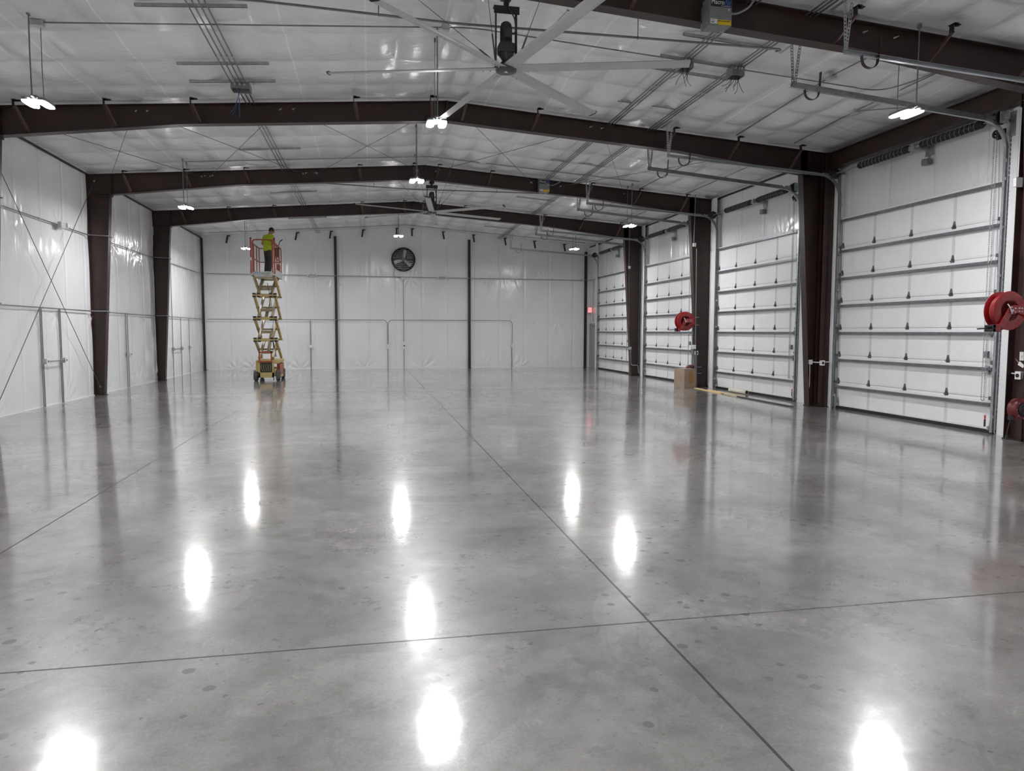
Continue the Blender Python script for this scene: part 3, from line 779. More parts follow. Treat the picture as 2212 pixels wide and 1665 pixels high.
pull_box(5.06, 5.26, 11.36, 11.57, roof(5.15)-.215, roof(5.15)-.055, 'open grey pull box with loose wires at the tip of a fan blade', 6, 'wire', .28)
pull_box(5.95, 6.17, 11.36, 11.57, roof(6.05)-.215, roof(6.05)-.055, 'open grey pull box with loose wires, right of the fan blades', 7, 'wire', .3)
# small boxes of the lamp circuit
def jbox(c, label, s=(.10, .10, .06), m='castbox', grp='small conduit boxes', cat='junction box', cover='-z'):
    x, y, z = c; a, b, h = s
    t = thing('junction_box', label, cat, c, grp)
    obj('box_body', G().cbox(x-a/2, x+a/2, y-b/2, y+b/2, z-h/2, z+h/2, .006, 1), m, t)
    if cover == '-z': g = G().cbox(x-a/2-.003, x+a/2+.003, y-b/2-.003, y+b/2+.003, z-h/2-.005, z-h/2, .002, 1)
    elif cover == '+x': g = G().cbox(x+a/2, x+a/2+.006, y-b/2-.003, y+b/2+.003, z-h/2-.003, z+h/2+.003, .002, 1)
    elif cover == '-x': g = G().cbox(x-a/2-.006, x-a/2, y-b/2-.003, y+b/2+.003, z-h/2-.003, z+h/2+.003, .002, 1)
    else: g = G().cbox(x-a/2-.003, x+a/2+.003, y-b/2-.006, y-b/2, z-h/2-.003, z+h/2+.003, .002, 1)
    obj('cover_plate', g, m, t)
    return t
Yc = 11.44
conduit([(-4.52, Yc, cz(-4.52)), (XM, Yc, cz(XM)-.02), (7.0, Yc, cz(7.0)), (8.75, Yc, cz(8.75)), (8.95, Yc-.5, cz(8.95)), (9.02, 9.6, cz(9.02))], 'thin lamp conduit crossing the near ceiling and turning back at the right', .011, .25)
jbox((-4.48, Yc, cz(-4.5)-.01), 'small box where the upper left lamp hangs from the ceiling', (.16, .12, .07))
jbox((1.2, Yc, cz(1.2)-.02), 'small box on the lamp conduit just left of the large fan', (.12, .10, .09))
jbox((7.62, 11.15, cz(7.62)-.0), 'small box on the lamp conduit right of the hanging track angle', (.16, .12, .07))
conduit([(7.62, 11.2, cz(7.62)), (7.70, 9.6, cz(7.7)-.0)], 'short conduit run from the lamp conduit box toward the camera', .012)
jbox((9.05, 12.45, cz(9.05)), 'small box on the conduit above the lit lamp at the nearest door', (.16, .12, .07))
conduit([(9.02, 10.2, cz(9.02)), (9.05, 12.4, cz(9.05))], 'short conduit run above the lit lamp at the nearest door', .012)
conduit([(9.05, 12.5, cz(9.05)), (9.25, 14.75, cz(9.25))], 'conduit run from the box above the nearest door to the second frame', .014)
conduit([(7.64, 11.3, cz(7.64)), (7.86, 14.75, cz(7.86))], 'conduit run from the lamp conduit box to the second frame', .014)
for x_, n_ in ((7.95, 'inner'), (9.4, 'outer')):  # tubes added to draw the dark shadow lines along the purlins
    conduit([(x_, FR[1]+.3, cz(x_)), (x_, FR[2]-.5, cz(x_))], '%s of two tubes added as dark shadow lines along the right purlins beyond the second frame' % n_, .013)
    conduit([(x_, FR[2]+.3, cz(x_)), (x_, FR[3]-.5, cz(x_))], '%s of two tubes added as dark shadow lines along the right purlins beyond the third frame' % n_, .013)
conduit([(9.1, 12.43, cz(9.1)), (9.75, 11.9, cz(9.75))], 'short side conduit pointing at the lit lamp by the nearest door', .010)
for Yq, xa, xb_, n in ((19.85, -4.55, 7.6, 'middle'), (28.6, -4.6, 8.2, 'farthest')):
    conduit([(xa, Yq, cz(xa)), (XM, Yq, cz(XM)-.02), (xb_, Yq, cz(xb_))], 'thin lamp conduit crossing the %s part of the ceiling' % n, .011, .1)
# dark pipes hung on rods
for Yq, n in ((10.2, 'near'), (22.0, 'middle')):
    t = thing('hung_pipe', 'dark level pipe hung on rods across the %s roof' % n, 'pipe', (0, Yq, 5.97), 'level pipes hung from the roof')
    obj('pipe', G().tube(rounded([(-5.0, Yq, 5.985), (-1.4, Yq, 6.03), (1.2, Yq, 5.955), (4.2, Yq, 5.975), (6.15, Yq, 5.98), (6.15, Yq+.18, 6.02)], .12), .017, 10), 'conduit', t)
    for x in (-4.0, .17, 3.85):
        zq = 5.997 if x < -1.5 else 5.985 if x < 1 else 5.972
        obj('hanger_rod', G().cyl((x, Yq, zq+.015), (x, Yq, roof(x)+.01), .006, 8).torus((x, Yq, zq), (1, 0, 0), .022, .004, 16, 6), 'cable', t)
conduit([(-6.6, 32.6, cz(-6.6)), (XM, 32.6, cz(XM)-.02), (9.9, 32.6, cz(9.9))], 'thin conduit along the roof close to the far end wall', .012, .1)

# clips at the top of the far wall
for k, x in enumerate((-6.10, -3.16, -1.67, -.24, 1.27, 1.97, 3.40, 4.82, 6.33, 7.76, 9.24)):
    lean = .06*(1 if x > XM else -1) if abs(x-XM) > 1 else 0
    z = roof(x)-.03
    g = G().bar((x+lean, D-.14, z-.34), (x, D-.14, z-.03), .07, .02, (1, 0, 0)).box(x-.035, x+.10, D-.15, D-.06, z-.03, z+.01)
    single('purlin_strap', g, 'steel_clip', 'small dark steel strap along the top of the far wall, %s from the left' % ORD[k], 'steel strap', 'straps at the top of the far wall')

# ------------------------------------------------------------------ left wall electrical
CX = XL+.075
def around(z, x, cols, inner):
    pts = [(x, YF+.5, z)]
    for c in cols:
        xi = inner(z)+.022
        pts += [(x, c-.32, z), (xi, c-.15, z), (xi, c+.15, z), (x, c+.32, z)]
    return pts + [(x, D-.25, z)]
inner_left = lambda z: -7.02 + (.32)*z/5.33
conduit(around(2.25, CX, FR, inner_left), 'horizontal conduit along the left wall at shoulder height', .014, .08)
conduit(around(4.23, CX, FR, inner_left), 'horizontal conduit high along the left wall', .014, .08)
def drops(y, n, zt, zb, label, gap=.075, grp='left wall conduit drops'):
    for k in range(n):
        yy = y+gap*k
        conduit([(CX-.012, yy, zt), (CX-.012, yy, zb)], label if n == 1 else label+', %s of the pair' % ('left' if k == 0 else 'right'), .013, .03, grp, couple=False)
drops(17.88, 2, 2.235, .01, 'vertical conduit by the nearest wall box in the braced bay')
drops(18.88, 2, 2.235, .01, 'vertical conduit by the second wall box in the braced bay')
drops(23.64, 2, 2.235, .01, 'vertical conduit in the bay between the second and third left columns', .16)
drops(28.88, 1, 4.2, .01, 'tall vertical conduit beyond the third left column')
drops(30.10, 1, 2.235, .01, 'middle vertical conduit beyond the third left column')
drops(31.42, 1, 2.235, .01, 'last vertical conduit before the far left corner')
def wall_outlet(c, label, s=(.06, .12, .12), n='outlet_box', double=True):
    x, y, z = c; t = thing(n, label, 'outlet box', c, 'outlet boxes on the walls')
    obj('box_body', G().cbox(x-.05, x+s[0], y-s[1]/2, y+s[1]/2, z-s[2]/2, z+s[2]/2, .008, 2), 'castbox', t)
    f = obj('cover_plate', G().cbox(x+s[0], x+s[0]+.012, y-s[1]/2-.005, y+s[1]/2+.005, z-s[2]/2-.005, z+s[2]/2+.005, .004, 1), 'white', t)
    obj('socket_face', G().cyl((x+s[0]+.012, y, z), (x+s[0]+.018, y, z), .03, 14), 'greybox', f)
    return t
wall_outlet((CX+.003, 17.99, 1.04), 'outlet box on the left wall, nearer of the two joined by a bar')
wall_outlet((CX+.003, 19.0, 1.03), 'outlet box on the left wall, farther of the two joined by a bar')
conduit([(CX+.05, 18.06, 1.035), (CX+.05, 18.93, 1.035)], 'short level conduit joining two outlet boxes on the left wall', .013, .05, couple=False)
wall_outlet((CX+.003, 23.76, 1.02), 'outlet box on the left wall between the second and third columns')
wall_outlet((CX+.003, 28.94, 1.05), 'outlet box just beyond the third left column')
wall_outlet((CX+.003, 30.16, 1.05), 'outlet box in the middle of the last left wall bay')
conduit([(CX+.05, 29.01, 1.05), (CX+.05, 30.09, 1.05)], 'short level conduit joining two boxes in the last left bay', .013, .05, couple=False)
wall_outlet((CX+.003, 31.48, 1.06), 'outlet box nearest the far left corner')
def twin_head(c, nrm, label):
    """emergency light: box with two lamp heads; nrm 'x' or 'y'"""
    x, y, z = c; t = thing('emergency_light', label, 'emergency light', c, 'emergency lights on the high conduit')
    if nrm == 'x':
        obj('box_body', G().cbox(x, x+.09, y-.16, y+.10, z-.08, z+.07, .01, 1), 'castbox', t)
        for q in (.16, .29): obj('lamp_head', G().cyl((x+.03, y+q, z+.02), (x+.12, y+q, z+.02), .055, 14).cyl((x+.12, y+q, z+.02), (x+.13, y+q, z+.02), .045, 14), 'white', t)
    else:
        obj('box_body', G().cbox(x-.13, x+.13, y-.09, y, z-.065, z+.065, .01, 1), 'castbox', t)
        for q in (-.19, .19): obj('lamp_head', G().cyl((x+q, y, z), (x+q, y-.10, z), .055, 14).cyl((x+q, y-.10, z), (x+q, y-.11, z), .045, 14), 'castbox', t)
twin_head((CX+.02, 19.1, 4.23), 'x', 'grey twin-headed emergency light high on the left wall')
CY = D-.075
twin_head((-2.52, CY-.02, 4.24), 'y', 'grey twin-headed emergency light on the far wall left of the fan')
twin_head((3.36, CY-.02, 4.23), 'y', 'grey twin-headed emergency light on the far wall right of the fan')

# far wall conduits
conduit([(XL+.25, D-.19, 2.25), (.70, D-.19, 2.25), (.80, D-.19, 2.12), (.80, D-.12, .9)], 'level conduit on the far wall running from the left corner', .014, .15)
conduit([(.84, D-.12, 1.0), (.84, D-.19, 2.12), (.95, D-.19, 2.25), (6.60, D-.19, 2.25), (6.70, D-.19, 2.12), (6.70, D-.12, 1.1)], 'level conduit on the far wall running right from the middle', .014, .15)
conduit([(XL+.25, D-.19, 4.25), (10.2, D-.19, 4.22)], 'high level conduit across the far wall', .014, .15)
for x, zt, lb in ((-2.65, 2.24, 'vertical conduit drop on the far wall behind the lift'), (.82, 1.0, 'lower conduit drop on the far wall left of centre'), (1.56, 4.2, 'tall conduit drop below the round wall fan'), (6.70, 1.05, 'conduit drop on the far wall right of centre')):
    conduit([(x, CY-.01, zt), (x, CY-.01, .01)], lb, .016, .05, 'far wall conduit drops', couple=False)
def end_outlet(x, z, label, s=(.11, .13), col='castbox', face='white'):
    t = thing('outlet_box', label, 'outlet box', (x, CY-.03, z), 'outlet boxes on the walls')
    obj('box_body', G().cbox(x-s[0]/2, x+s[0]/2, CY-.085, CY-.02, z-s[1]/2, z+s[1]/2, .008, 2), col, t)
    f = obj('cover_plate', G().cbox(x-s[0]/2-.004, x+s[0]/2+.004, CY-.095, CY-.085, z-s[1]/2-.004, z+s[1]/2+.004, .003, 1), face, t)
    return t, f
end_outlet(-2.64, 1.04, 'round-cornered outlet box on the far wall, right of the lift', (.13, .13))
end_outlet(.83, 1.02, 'outlet box on the far wall, left of the two close together', (.11, .22))
t_, f_ = end_outlet(1.57, 1.08, 'switch box with dark knob under the round wall fan', (.11, .34))
obj('switch_knob', G().cyl((1.57, CY-.095, 1.06), (1.57, CY-.125, 1.06), .035, 14), 'black', f_)
end_outlet(1.54, 4.20, 'white box at the top of the tall conduit under the fan', (.13, .13), 'white')
end_outlet(6.71, 1.06, 'outlet box on the far wall, rightmost', (.13, .13))
conduit([(1.15, D-.12, 4.62), (1.10, D-.10, 4.25), (1.45, D-.10, 4.20)], 'thin curved conduit from the wall fan down to its box', .011, .18, couple=False)

# round exhaust fan in the far wall
fx, fz, fr = 1.565, 5.04, .53; fy = D-.17
t = thing('exhaust_fan', 'round black exhaust fan with bright louvers on the far wall', 'wall fan', (fx, fy, fz))
g = G().lathe((fx, fy-.06, fz), (0, 1, 0), [(fr-.03, 0), (fr+.005, 0), (fr+.02, .03), (fr+.005, .10), (fr-.04, .10), (fr-.03, 0)], 48)
obj('housing_ring', g, 'black', t)
g = G().lathe((fx, fy+.085, fz), (0, 1, 0), [(0, 0), (fr, 0)], 40); obj('back_plate', g, 'black', t)
for k in range(13):
    z = fz-.48+.08*k; w = math.sqrt(max(.0, (fr-.03)**2-(z-fz)**2))
    if w < .05: continue
    obj('louver', G().hexa([(fx-w, fy+.045, z-.022), (fx+w, fy+.045, z-.022), (fx+w, fy+.050, z-.022), (fx-w, fy+.050, z-.022), (fx-w, fy+.072, z+.024), (fx+w, fy+.072, z+.024), (fx+w, fy+.077, z+.024), (fx-w, fy+.077, z+.024)]), 'louver', t)
for k in range(3):
    a = math.radians(80+120*k); d = Vector((math.cos(a), 0, math.sin(a))); c = Vector((-math.sin(a), 0, math.cos(a))); o = Vector((fx, fy-.01, fz)); P8 = []
    for r, w in ((.06, .055), (.44, .085)):
        for q, yy in ((-1, -.028), (1, .022)): P8 += [o+d*r+c*(w*q)+Vector((0, yy, 0)), o+d*r+c*(w*q)+Vector((0, yy+.006, 0))]
    obj('fan_blade', G().hexa([P8[0], P8[2], P8[6], P8[4], P8[1], P8[3], P8[7], P8[5]]), 'castbox', t)
obj('fan_hub', G().cyl((fx, fy-.045, fz), (fx, fy+.03, fz), .07, 20), 'greybox', t)
g = G()
for k in range(4):
    a = math.pi/2*k; g.bar((fx+.05*math.cos(a), fy-.055, fz+.05*math.sin(a)), (fx+(fr-.01)*math.cos(a), fy-.055, fz+(fr-.01)*math.sin(a)), .016, .012)
g.torus((fx, fy-.055, fz), (0, 1, 0), .28, .003, 36, 5)
obj('guard', g, 'black', t)

# ------------------------------------------------------------------ overhead doors
DX = 10.52            # inner face of the door panels
DH, DW = 4.267, 4.27
SEC = DH/7
DOORS = [(14.75+BAY*k, 14.75+BAY*k-DW) for k in range(4)] + [(14.75-BAY, 14.75-BAY-DW)]   # (far edge, near edge)
protos = {}
def build_door():
    """prototype with its origin at the near bottom corner"""
    p = bpy.data.objects.new('door_panel_master', None)
    out = []
    for k in range(7):
        z0, z1 = k*SEC, (k+1)*SEC
        if k == 0: z0 = .06
        g = G().box(.0, .045, .0, DW, z0+.002, z1-.002)
        g.box(-.006, 0, 0, DW, z0+.012, z0+.020).box(-.006, 0, 0, DW, z0+.036, z0+.042)
        sub = []
        for q in (1, 2, 3):
            y = DW*q/4; sub.append(('stile', G().box(-.004, -.0003, y-.032, y+.032, z0+.004, z1-.004), 'stile'))
        for y in (.03, DW-.03): sub.append(('stile', G().box(-.004, -.0003, y-.03, y+.03, z0+.004, z1-.004), 'stile'))
        # reinforcing strut near the top of the section
        zs = z1-.135 if k < 6 else z1-.06
        s = G().box(-.085, -.004, .02, DW-.02, zs+.046, zs+.051).box(-.089, -.084, .02, DW-.02, zs+.008, zs+.051).box(-.085, -.060, .02, DW-.02, zs+.004, zs+.009)
        g.box(-.012, 0, .0, DW, zs+.052, zs+.10)
        sub.append(('strut', s, 'strut'))
        if k < 6:
            for q in (1, 2, 3):
                y = DW*q/4; zz = z1
                h = G().prism([(-.009, y-.040, zz-.06), (-.009, y+.040, zz-.06), (-.009, y+.046, zz+.0), (-.009, y+.016, zz+.105), (-.009, y-.016, zz+.105), (-.009, y-.046, zz+.0)], (.005, 0, 0))
                h.cyl((-.02, y-.038, zz-.005), (-.02, y+.038, zz-.005), .014, 8).box(-.035, -.008, y-.014, y+.014, zz-.02, zz+.03)
                sub.append(('hinge', h, 'hinge'))
            for y, s_ in ((.045, -1), (DW-.045, 1)):
                h = G().prism([(-.009, y-.045, z1-.06), (-.009, y+.045, z1-.06), (-.009, y+.045, z1+.02), (-.009, y+.015, z1+.09), (-.009, y-.015, z1+.09), (-.009, y-.045, z1+.02)], (.005, 0, 0))
                h.cyl((-.05, y-.03, z1-.005), (-.05, y+s_*.10, z1-.005), .009, 8).box(-.065, -.008, y-.03, y+.03, z1-.03, z1+.03)
                sub.append(('hinge', h, 'hinge'))
        out.append((g, sub))
    return out
DOOR_PARTS = build_door()
DOOR_LABELS = ['white overhead sectional door nearest the camera, beside the red hose reel', 'white overhead sectional door, second from the camera, with the cardboard tube before it',
               'white overhead sectional door behind the cardboard box, third from the camera', 'white overhead sectional door farthest from the camera, beside the walk-through door',
               'white overhead sectional door beyond the right edge of the picture']
cache = {}
for n, (yf_, yn) in enumerate(DOORS):
    t = thing('door_%d' % (n+1), DOOR_LABELS[n], 'overhead door', (DX, yn, 0), None, 'structure')
    for k, (g, sub) in enumerate(DOOR_PARTS):
        if ('p', k) not in cache: cache['p', k] = g.mesh('door_panel', M['door'])
        p = bpy.data.objects.new('door_panel', cache['p', k]); COL.objects.link(p); p.parent = t
        for j, (nm, sg, mm) in enumerate(sub):
            if (k, j) not in cache: cache[k, j] = sg.mesh(nm, M[mm])
            s = bpy.data.objects.new(nm, cache[k, j]); COL.objects.link(s); s.parent = p
    if 'seal' not in cache: cache['seal'] = G().box(-.018, .05, .0, DW, .0, .062).mesh('bottom_seal', M['rubber'])
    s = bpy.data.objects.new('bottom_seal', cache['seal']); COL.objects.link(s); s.parent = t
    g = G()
    for y, s_ in ((.055, 1), (DW-.055, -1)):
        g.prism([(-.010, y-.045, .03), (-.010, y+.045, .03), (-.010, y+.045, .12), (-.010, y+.02, .26), (-.010, y-.02, .26), (-.010, y-.045, .15)], (.006, 0, 0)).cyl((-.05, y, .09), (-.05, y-s_*.10, .09), .012, 8).box(-.07, -.008, y-.02, y+.02, .06, .13)
    if 'bb' not in cache: cache['bb'] = g.mesh('bottom_bracket', M['galv'])
    s = bpy.data.objects.new('bottom_bracket', cache['bb']); COL.objects.link(s); s.parent = t
    if n < 2:   # small black and red warning decals on the lowest panel
        obj('warning_decal', G().box(DX-.002, DX-.0005, yn+.17, yn+.21, .10, .23), 'ink', t)
        obj('warning_decal', G().box(DX-.002, DX-.0005, yn+.171, yn+.209, .235, .30), 'inkred', t)
    # slide lock and lift handle near the chain side
    g = G().box(DX-.05, DX-.003, yn+.12, yn+.20, 1.02, 1.16).cyl((DX-.03, yn+.16, 1.09), (DX-.03, yn+.36, 1.09), .010, 8).cyl((DX-.05, yn+.16, 1.13), (DX-.10, yn+.16, 1.13), .008, 8)
    obj('slide_lock', g, 'galv', t)
    g = G().cyl((DX-.03, yn+.14, 1.72), (DX-.03, yn+.20, 1.72), .03, 10).box(DX-.035, DX-.003, yn+.12, yn+.16, 1.66, 1.78)
    obj('lift_handle', g, 'galv', t)
# white jamb sheets at both sides of every door
TR = 3
XJ = 10.47
def jamb_sheet(y0, y1, edge, seed):
    """creased vinyl between a column and a door track, returning to the wall at the track"""
    g = grid(lambda u, v: (XJ - .022*math.sin(math.pi*u)*(.5+.7*nz(v*9, u*2, seed)) - .012*nz(v*22+u*6, u*5, seed+2)*math.sin(math.pi*u), y0+(y1-y0)*u, 5.84*v), 14, 110)
    ye = y0 if edge == 'low' else y1
    return g.box(XJ, XR-.012, ye-.006, ye+.006, 0, 5.3)
for n, (yf_, yn) in enumerate(DOORS):
    fy_, ny_ = (FR+[34.0])[n+1] if n < 4 else FR[0], FR[n] if n < 4 else FR[0]-BAY
    if n == 3: fy_ = 32.85
    for y0, y1, w, ed_ in ((yf_+.11, fy_-.012, 'far', 'low'), (ny_+.012, yn-.11, 'near', 'high')):
        struct('trim_%d' % TR, jamb_sheet(y0, y1, ed_, 3.+TR), 'liner_y', None, 'white vinyl strip on the %s side of the %s overhead door' % (w, (['nearest', 'second', 'third', 'fourth', 'out-of-view'])[n]), 'trim'); TR += 1
# tracks
def track_path(y, xend, sl):
    z0, R = 4.75, .50; x = DX-.075; pts = [(x, y, .03), (x, y, 1.2), (x, y, 2.4), (x, y, 3.6), (x, y, z0)]
    for k in range(1, 13):
        a = math.radians(85*k/12); pts.append((x-R*(1-math.cos(a)), y, z0+R*math.sin(a)))
    xe = pts[-1][0]; ze = pts[-1][2]
    pts.append((xe-1.2, y, ze+1.2*sl)); pts.append((xend, y, ze+(xe-xend)*sl))
    return pts
for n, (yf_, yn) in enumerate(DOORS):
    for side, y, s in (('far', yf_+.035, -1), ('near', yn-.035, 1)):
        if n == 4 and side == 'near': continue
        t = thing('door_track', 'galvanized track on the %s side of the %s' % (side, ['nearest overhead door', 'second overhead door', 'third overhead door', 'farthest overhead door', 'door out of frame, hanging at upper right'][n]), 'door track', (DX, y, 0), 'overhead door tracks')
        pts = track_path(y, *((6.29, .064) if side == 'far' else (6.44, .085))); w, d, th = .052, .05, .004
        prof = [(-w/2, -s*d/2), (w/2, -s*d/2), (w/2, s*d/2), (w/2-th, s*d/2), (w/2-th, -s*d/2+s*th), (-w/2+th, -s*d/2+s*th), (-w/2+th, s*d/2), (-w/2, s*d/2)]
        obj('rail', G().sweep(pts, prof, (0, 1, 0)), 'galv', t)
        # stiffening angle on the level run
        e0, e1 = pts[-1], pts[-3]
        g = G().bar(Vector(e0)+Vector((0, -s*.035, .03)), Vector(e1)+Vector((-.05, -s*.035, .03)), .005, .05, (0, 1, 0))
        obj('stiffening_angle', g, 'galv', t)
        g = G(); xj = DX-.06
        g.ladder((xj+.01, y-s*.055, .02), (xj+.01, y-s*.055, 5.22), .07, .004, (1, 0, 0), .075)
        g.bar((xj+.045, y-s*.085, .02), (xj+.045, y-s*.085, 5.22), .06, .004, (0, 1, 0))
        obj('jamb_angle', g, 'galv', t)
        g = G()
        for z in (.3, 1.1, 1.9, 2.7, 3.5, 4.3, 4.6): g.box(DX-.09, DX-.03, y-.04, y+.04, z-.025, z+.025)
        g.bar((DX-.05, y-s*.03, 5.24), (10.0, y-s*.03, 5.285), .05, .004, (0, 0, 1))
        obj('track_bracket', g, 'galv', t)
        x = pts[-1][0]; z = pts[-1][2]
        g = G().ladder((x+.03, y-.03*s, z+.0), (x-.005, y-.03*s, roof(x)-.03), .045, .004, (1, 0, .2), .045).ladder((x+.05, y-.055*s, z), (x+.12, y-.055*s, roof(x+.1)-.03), .045, .004, (1, 0, .2), .045)
        g.ladder((x-.02, y-.28, roof(x)-.035), (x-.02, y+.28, roof(x)-.035), .05, .004, (1, 0, 0), .05)
        obj('perforated_hanger', g, 'galv', t)
        # leaf bumper
        cx_, cz_ = x+.40, z-.03-.40*.073
        p = [(cx_-.15, y-.0, cz_+.03)]
        for k in range(0, 13):
            a = math.pi*(1+k/12); p.append((cx_-.02+.12*math.cos(a), y, cz_-.02+.11*math.sin(a)))
        p.append((cx_+.112, y, cz_+.08)); p.append((cx_+.125, y, cz_+.30))
        obj('bumper_spring', G().sweep(p, [(-.004, -.025), (.004, -.025), (.004, .025), (-.004, .025)], (0, 1, 0)), 'steel', t)
# torsion shafts
SZ, SX = 5.275, 10.27
def helix(g, a, b, R, r, pitch, seg=12):
    a, b = Vector(a), Vector(b); L_ = (b-a).length; n = int(L_/pitch*seg); pts = []
    for i in range(n+1):
        t = i/seg*2*math.pi; pts.append((a.x+R*math.cos(t), a.y+(b.y-a.y)*i/n, a.z+R*math.sin(t)))
    return g.tube(pts, r, 5)
SPR = None
for n, (yf_, yn) in enumerate(DOORS[:4]):
    t = thing('torsion_spring_assembly', 'black torsion springs on a shaft above the %s overhead door' % ['nearest', 'second', 'third', 'farthest'][n], 'door spring', (SX, yn, SZ), 'torsion springs above the doors')
    obj('shaft', G().cyl((SX, yn-.20, SZ), (SX, yf_+.12, SZ), .0135, 12), 'galv', t)
    spans = ((yn+.30, yn+1.62), (yn+2.02, yn+3.42))
    for q, (a, b) in enumerate(spans):
        if ('s', q) not in cache: cache['s', q] = helix(G(), (0, 0, 0), (0, b-a, 0), .064, .0085, .0165).mesh('spring', M['spring'])
        s = bpy.data.objects.new('spring', cache['s', q]); COL.objects.link(s); s.parent = t; s.location = (0, a-yn, 0)
        g = G()
        helix(g, (SX, a+.05, SZ), (SX, b-.05, SZ), .0735, .0035, .105, 20)
        obj('winding_stripe', g, 'paintline', s)
        g = G()
        for e in (a, b): g.lathe((SX, e-.035, SZ), (0, 1, 0), [(.014, 0), (.05, 0), (.06, .02), (.06, .05), (.05, .07), (.014, .07)], 18)
        obj('spring_cone', g, 'black', s)
    yc = yn+1.82
    g = G().box(SX-.05, XR-.03, yc-.006, yc+.006, SZ-.06, SZ+.06).box(XR-.05, XR-.04, yc-.10, yc+.10, SZ-.16, SZ+.14).cyl((SX, yc-.03, SZ), (SX, yc+.03, SZ), .03, 12).box(SX-.03, SX+.06, yc+.02, yc+.16, SZ-.05, SZ+.03)
    obj('center_bracket', g, 'galv', t)
    g = G().lathe((SX, yc-.20, SZ), (0, 1, 0), [(.014, 0), (.06, 0), (.06, .015), (.045, .02), (.045, .035), (.06, .04), (.06, .055), (.014, .055)], 20)
    obj('idler_pulley', g, 'red' if n == 3 else 'black', t)
    for y in (yf_+.01, yn-.03):
        g = G().lathe((SX, y-.055, SZ), (0, 1, 0), [(.014, 0), (.105, 0), (.115, .012), (.10, .02), (.09, .09), (.105, .10), (.105, .11), (.014, .11)], 26)
        obj('cable_drum', g, 'black', t)
        yy = y+(.09 if y > yc else -.09)
        g = G().box(SX-.06, SX+.10, yy-.006, yy+.006, SZ-.10, SZ+.09)
        g.box(DX-.06, DX-.05, yy-.06, yy+.06, SZ-.30, SZ+.10)
        obj('bearing_plate', g, 'galv', t)
    for y in (yf_-.07, yn+.05): obj('lift_cable', G().tube([(SX+.10, y, SZ), (DX-.03, y, 2.5), (DX-.03, y, .12)], .0025, 5), 'cable', t)
    # outlet for an operator under the centre bracket
    tt = thing('outlet_box', 'grey outlet box on a short strap under the springs of the %s overhead door' % ['nearest', 'second', 'third', 'farthest'][n], 'outlet box', (XR-.12, yc, 5.0), 'outlet boxes under the door springs')
    obj('strap', G().box(XR-.065, XR-.05, yc-.02, yc+.02, 4.95, SZ-.165), 'galv', tt)
    obj('box_body', G().cbox(XR-.16, XR-.05, yc-.085, yc-.001, 4.93, 5.05, .006, 1).cbox(XR-.15, XR-.05, yc+.001, yc+.085, 4.94, 5.06, .006, 1), 'greybox', tt)
# chain hoists on the near side
def chain_mesh():
    g = G(); z = 5.05; k = 0
    def link(p, d, flat):
        c = Vector(p); d = Vector(d); sd = Vector((1, 0, 0)) if flat else Vector((0, 1, 0)); pts = []
        for i in range(8):
            a = 2*math.pi*i/8; pts.append(c + d*(.023*math.cos(a)) + sd*(.011*math.sin(a)))
        pts.append(pts[0]); g.tube(pts, .0034, 4, False)
    for xo in (-.035, .035):
        zz = 5.05
        while zz > .62:
            link((xo*.2, xo, zz), (0, .05 if k % 3 else 0, 1), k % 2 == 0); zz -= .036; k += 1
    for i in range(7):
        a = math.pi*i/6; link((.007*math.cos(a)*-1, -.035*math.cos(a), .61-.04*math.sin(a)), (0, math.sin(a), -math.cos(a)), i % 2 == 0)
    return g.mesh('chain', M['galv'])
CH = chain_mesh()
for n, (yf_, yn) in enumerate(DOORS[:4]):
    t = thing('chain_hoist', 'looped hand chain hanging beside the %s overhead door' % ['nearest', 'second', 'third', 'farthest'][n], 'hand chain', (10.36, yn+.10, 0), 'hand chain hoists of the doors')
    c = bpy.data.objects.new('chain', CH); COL.objects.link(c); c.parent = t
    g = G().torus((10.36, yn+.10, 5.06), (1, 0, 0), .055, .018, 20, 8).cyl((10.30, yn+.10, 5.06), (10.46, yn+.10, 5.06), .018, 10).box(10.44, 10.46, yn-.0, yn+.18, 4.98, 5.14)
    obj('hoist_wheel', g, 'black', t)
    g = G().box(10.40, 10.44, yn+.08, yn+.17, 1.30, 1.42).torus((10.38, yn+.12, 1.36), (1, 0, 0), .03, .007, 14, 6); obj('chain_keeper', g, 'galv', t)

# walk-through door beside the farthest overhead door
DO0, DO1 = 33.02, 33.96
t = thing('door_6', 'narrow grey walk-through door in the far right corner', 'door', (XR-.05, DO0, 0), None, 'structure')
x = XR-.075
g = G().box(x, XR-.01, DO0, DO0+.05, 0, 2.13).box(x, XR-.01, DO1-.05, DO1, 0, 2.13).box(x, XR-.01, DO0, DO1, 2.08, 2.13); obj('door_frame', g, 'doorgrey', t)
g = G().box(x+.015, XR-.02, DO0+.05, DO1-.05, .01, 2.08); dl = obj('door_leaf', g, 'doorgrey', t)
obj('door_handle', G().cyl((x+.015, DO1-.11, 1.0), (x-.05, DO1-.11, 1.0), .012, 8).cyl((x-.05, DO1-.11, 1.0), (x-.05, DO1-.22, 1.0), .010, 8), 'castbox', dl)
obj('door_closer', G().cbox(x-.04, x+.014, DO0+.10, DO0+.34, 1.97, 2.03, .006, 1).bar((x-.03, DO0+.3, 2.035), (x-.03, DO0+.55, 2.06), .02, .006, (1, 0, 0)), 'greybox', dl)
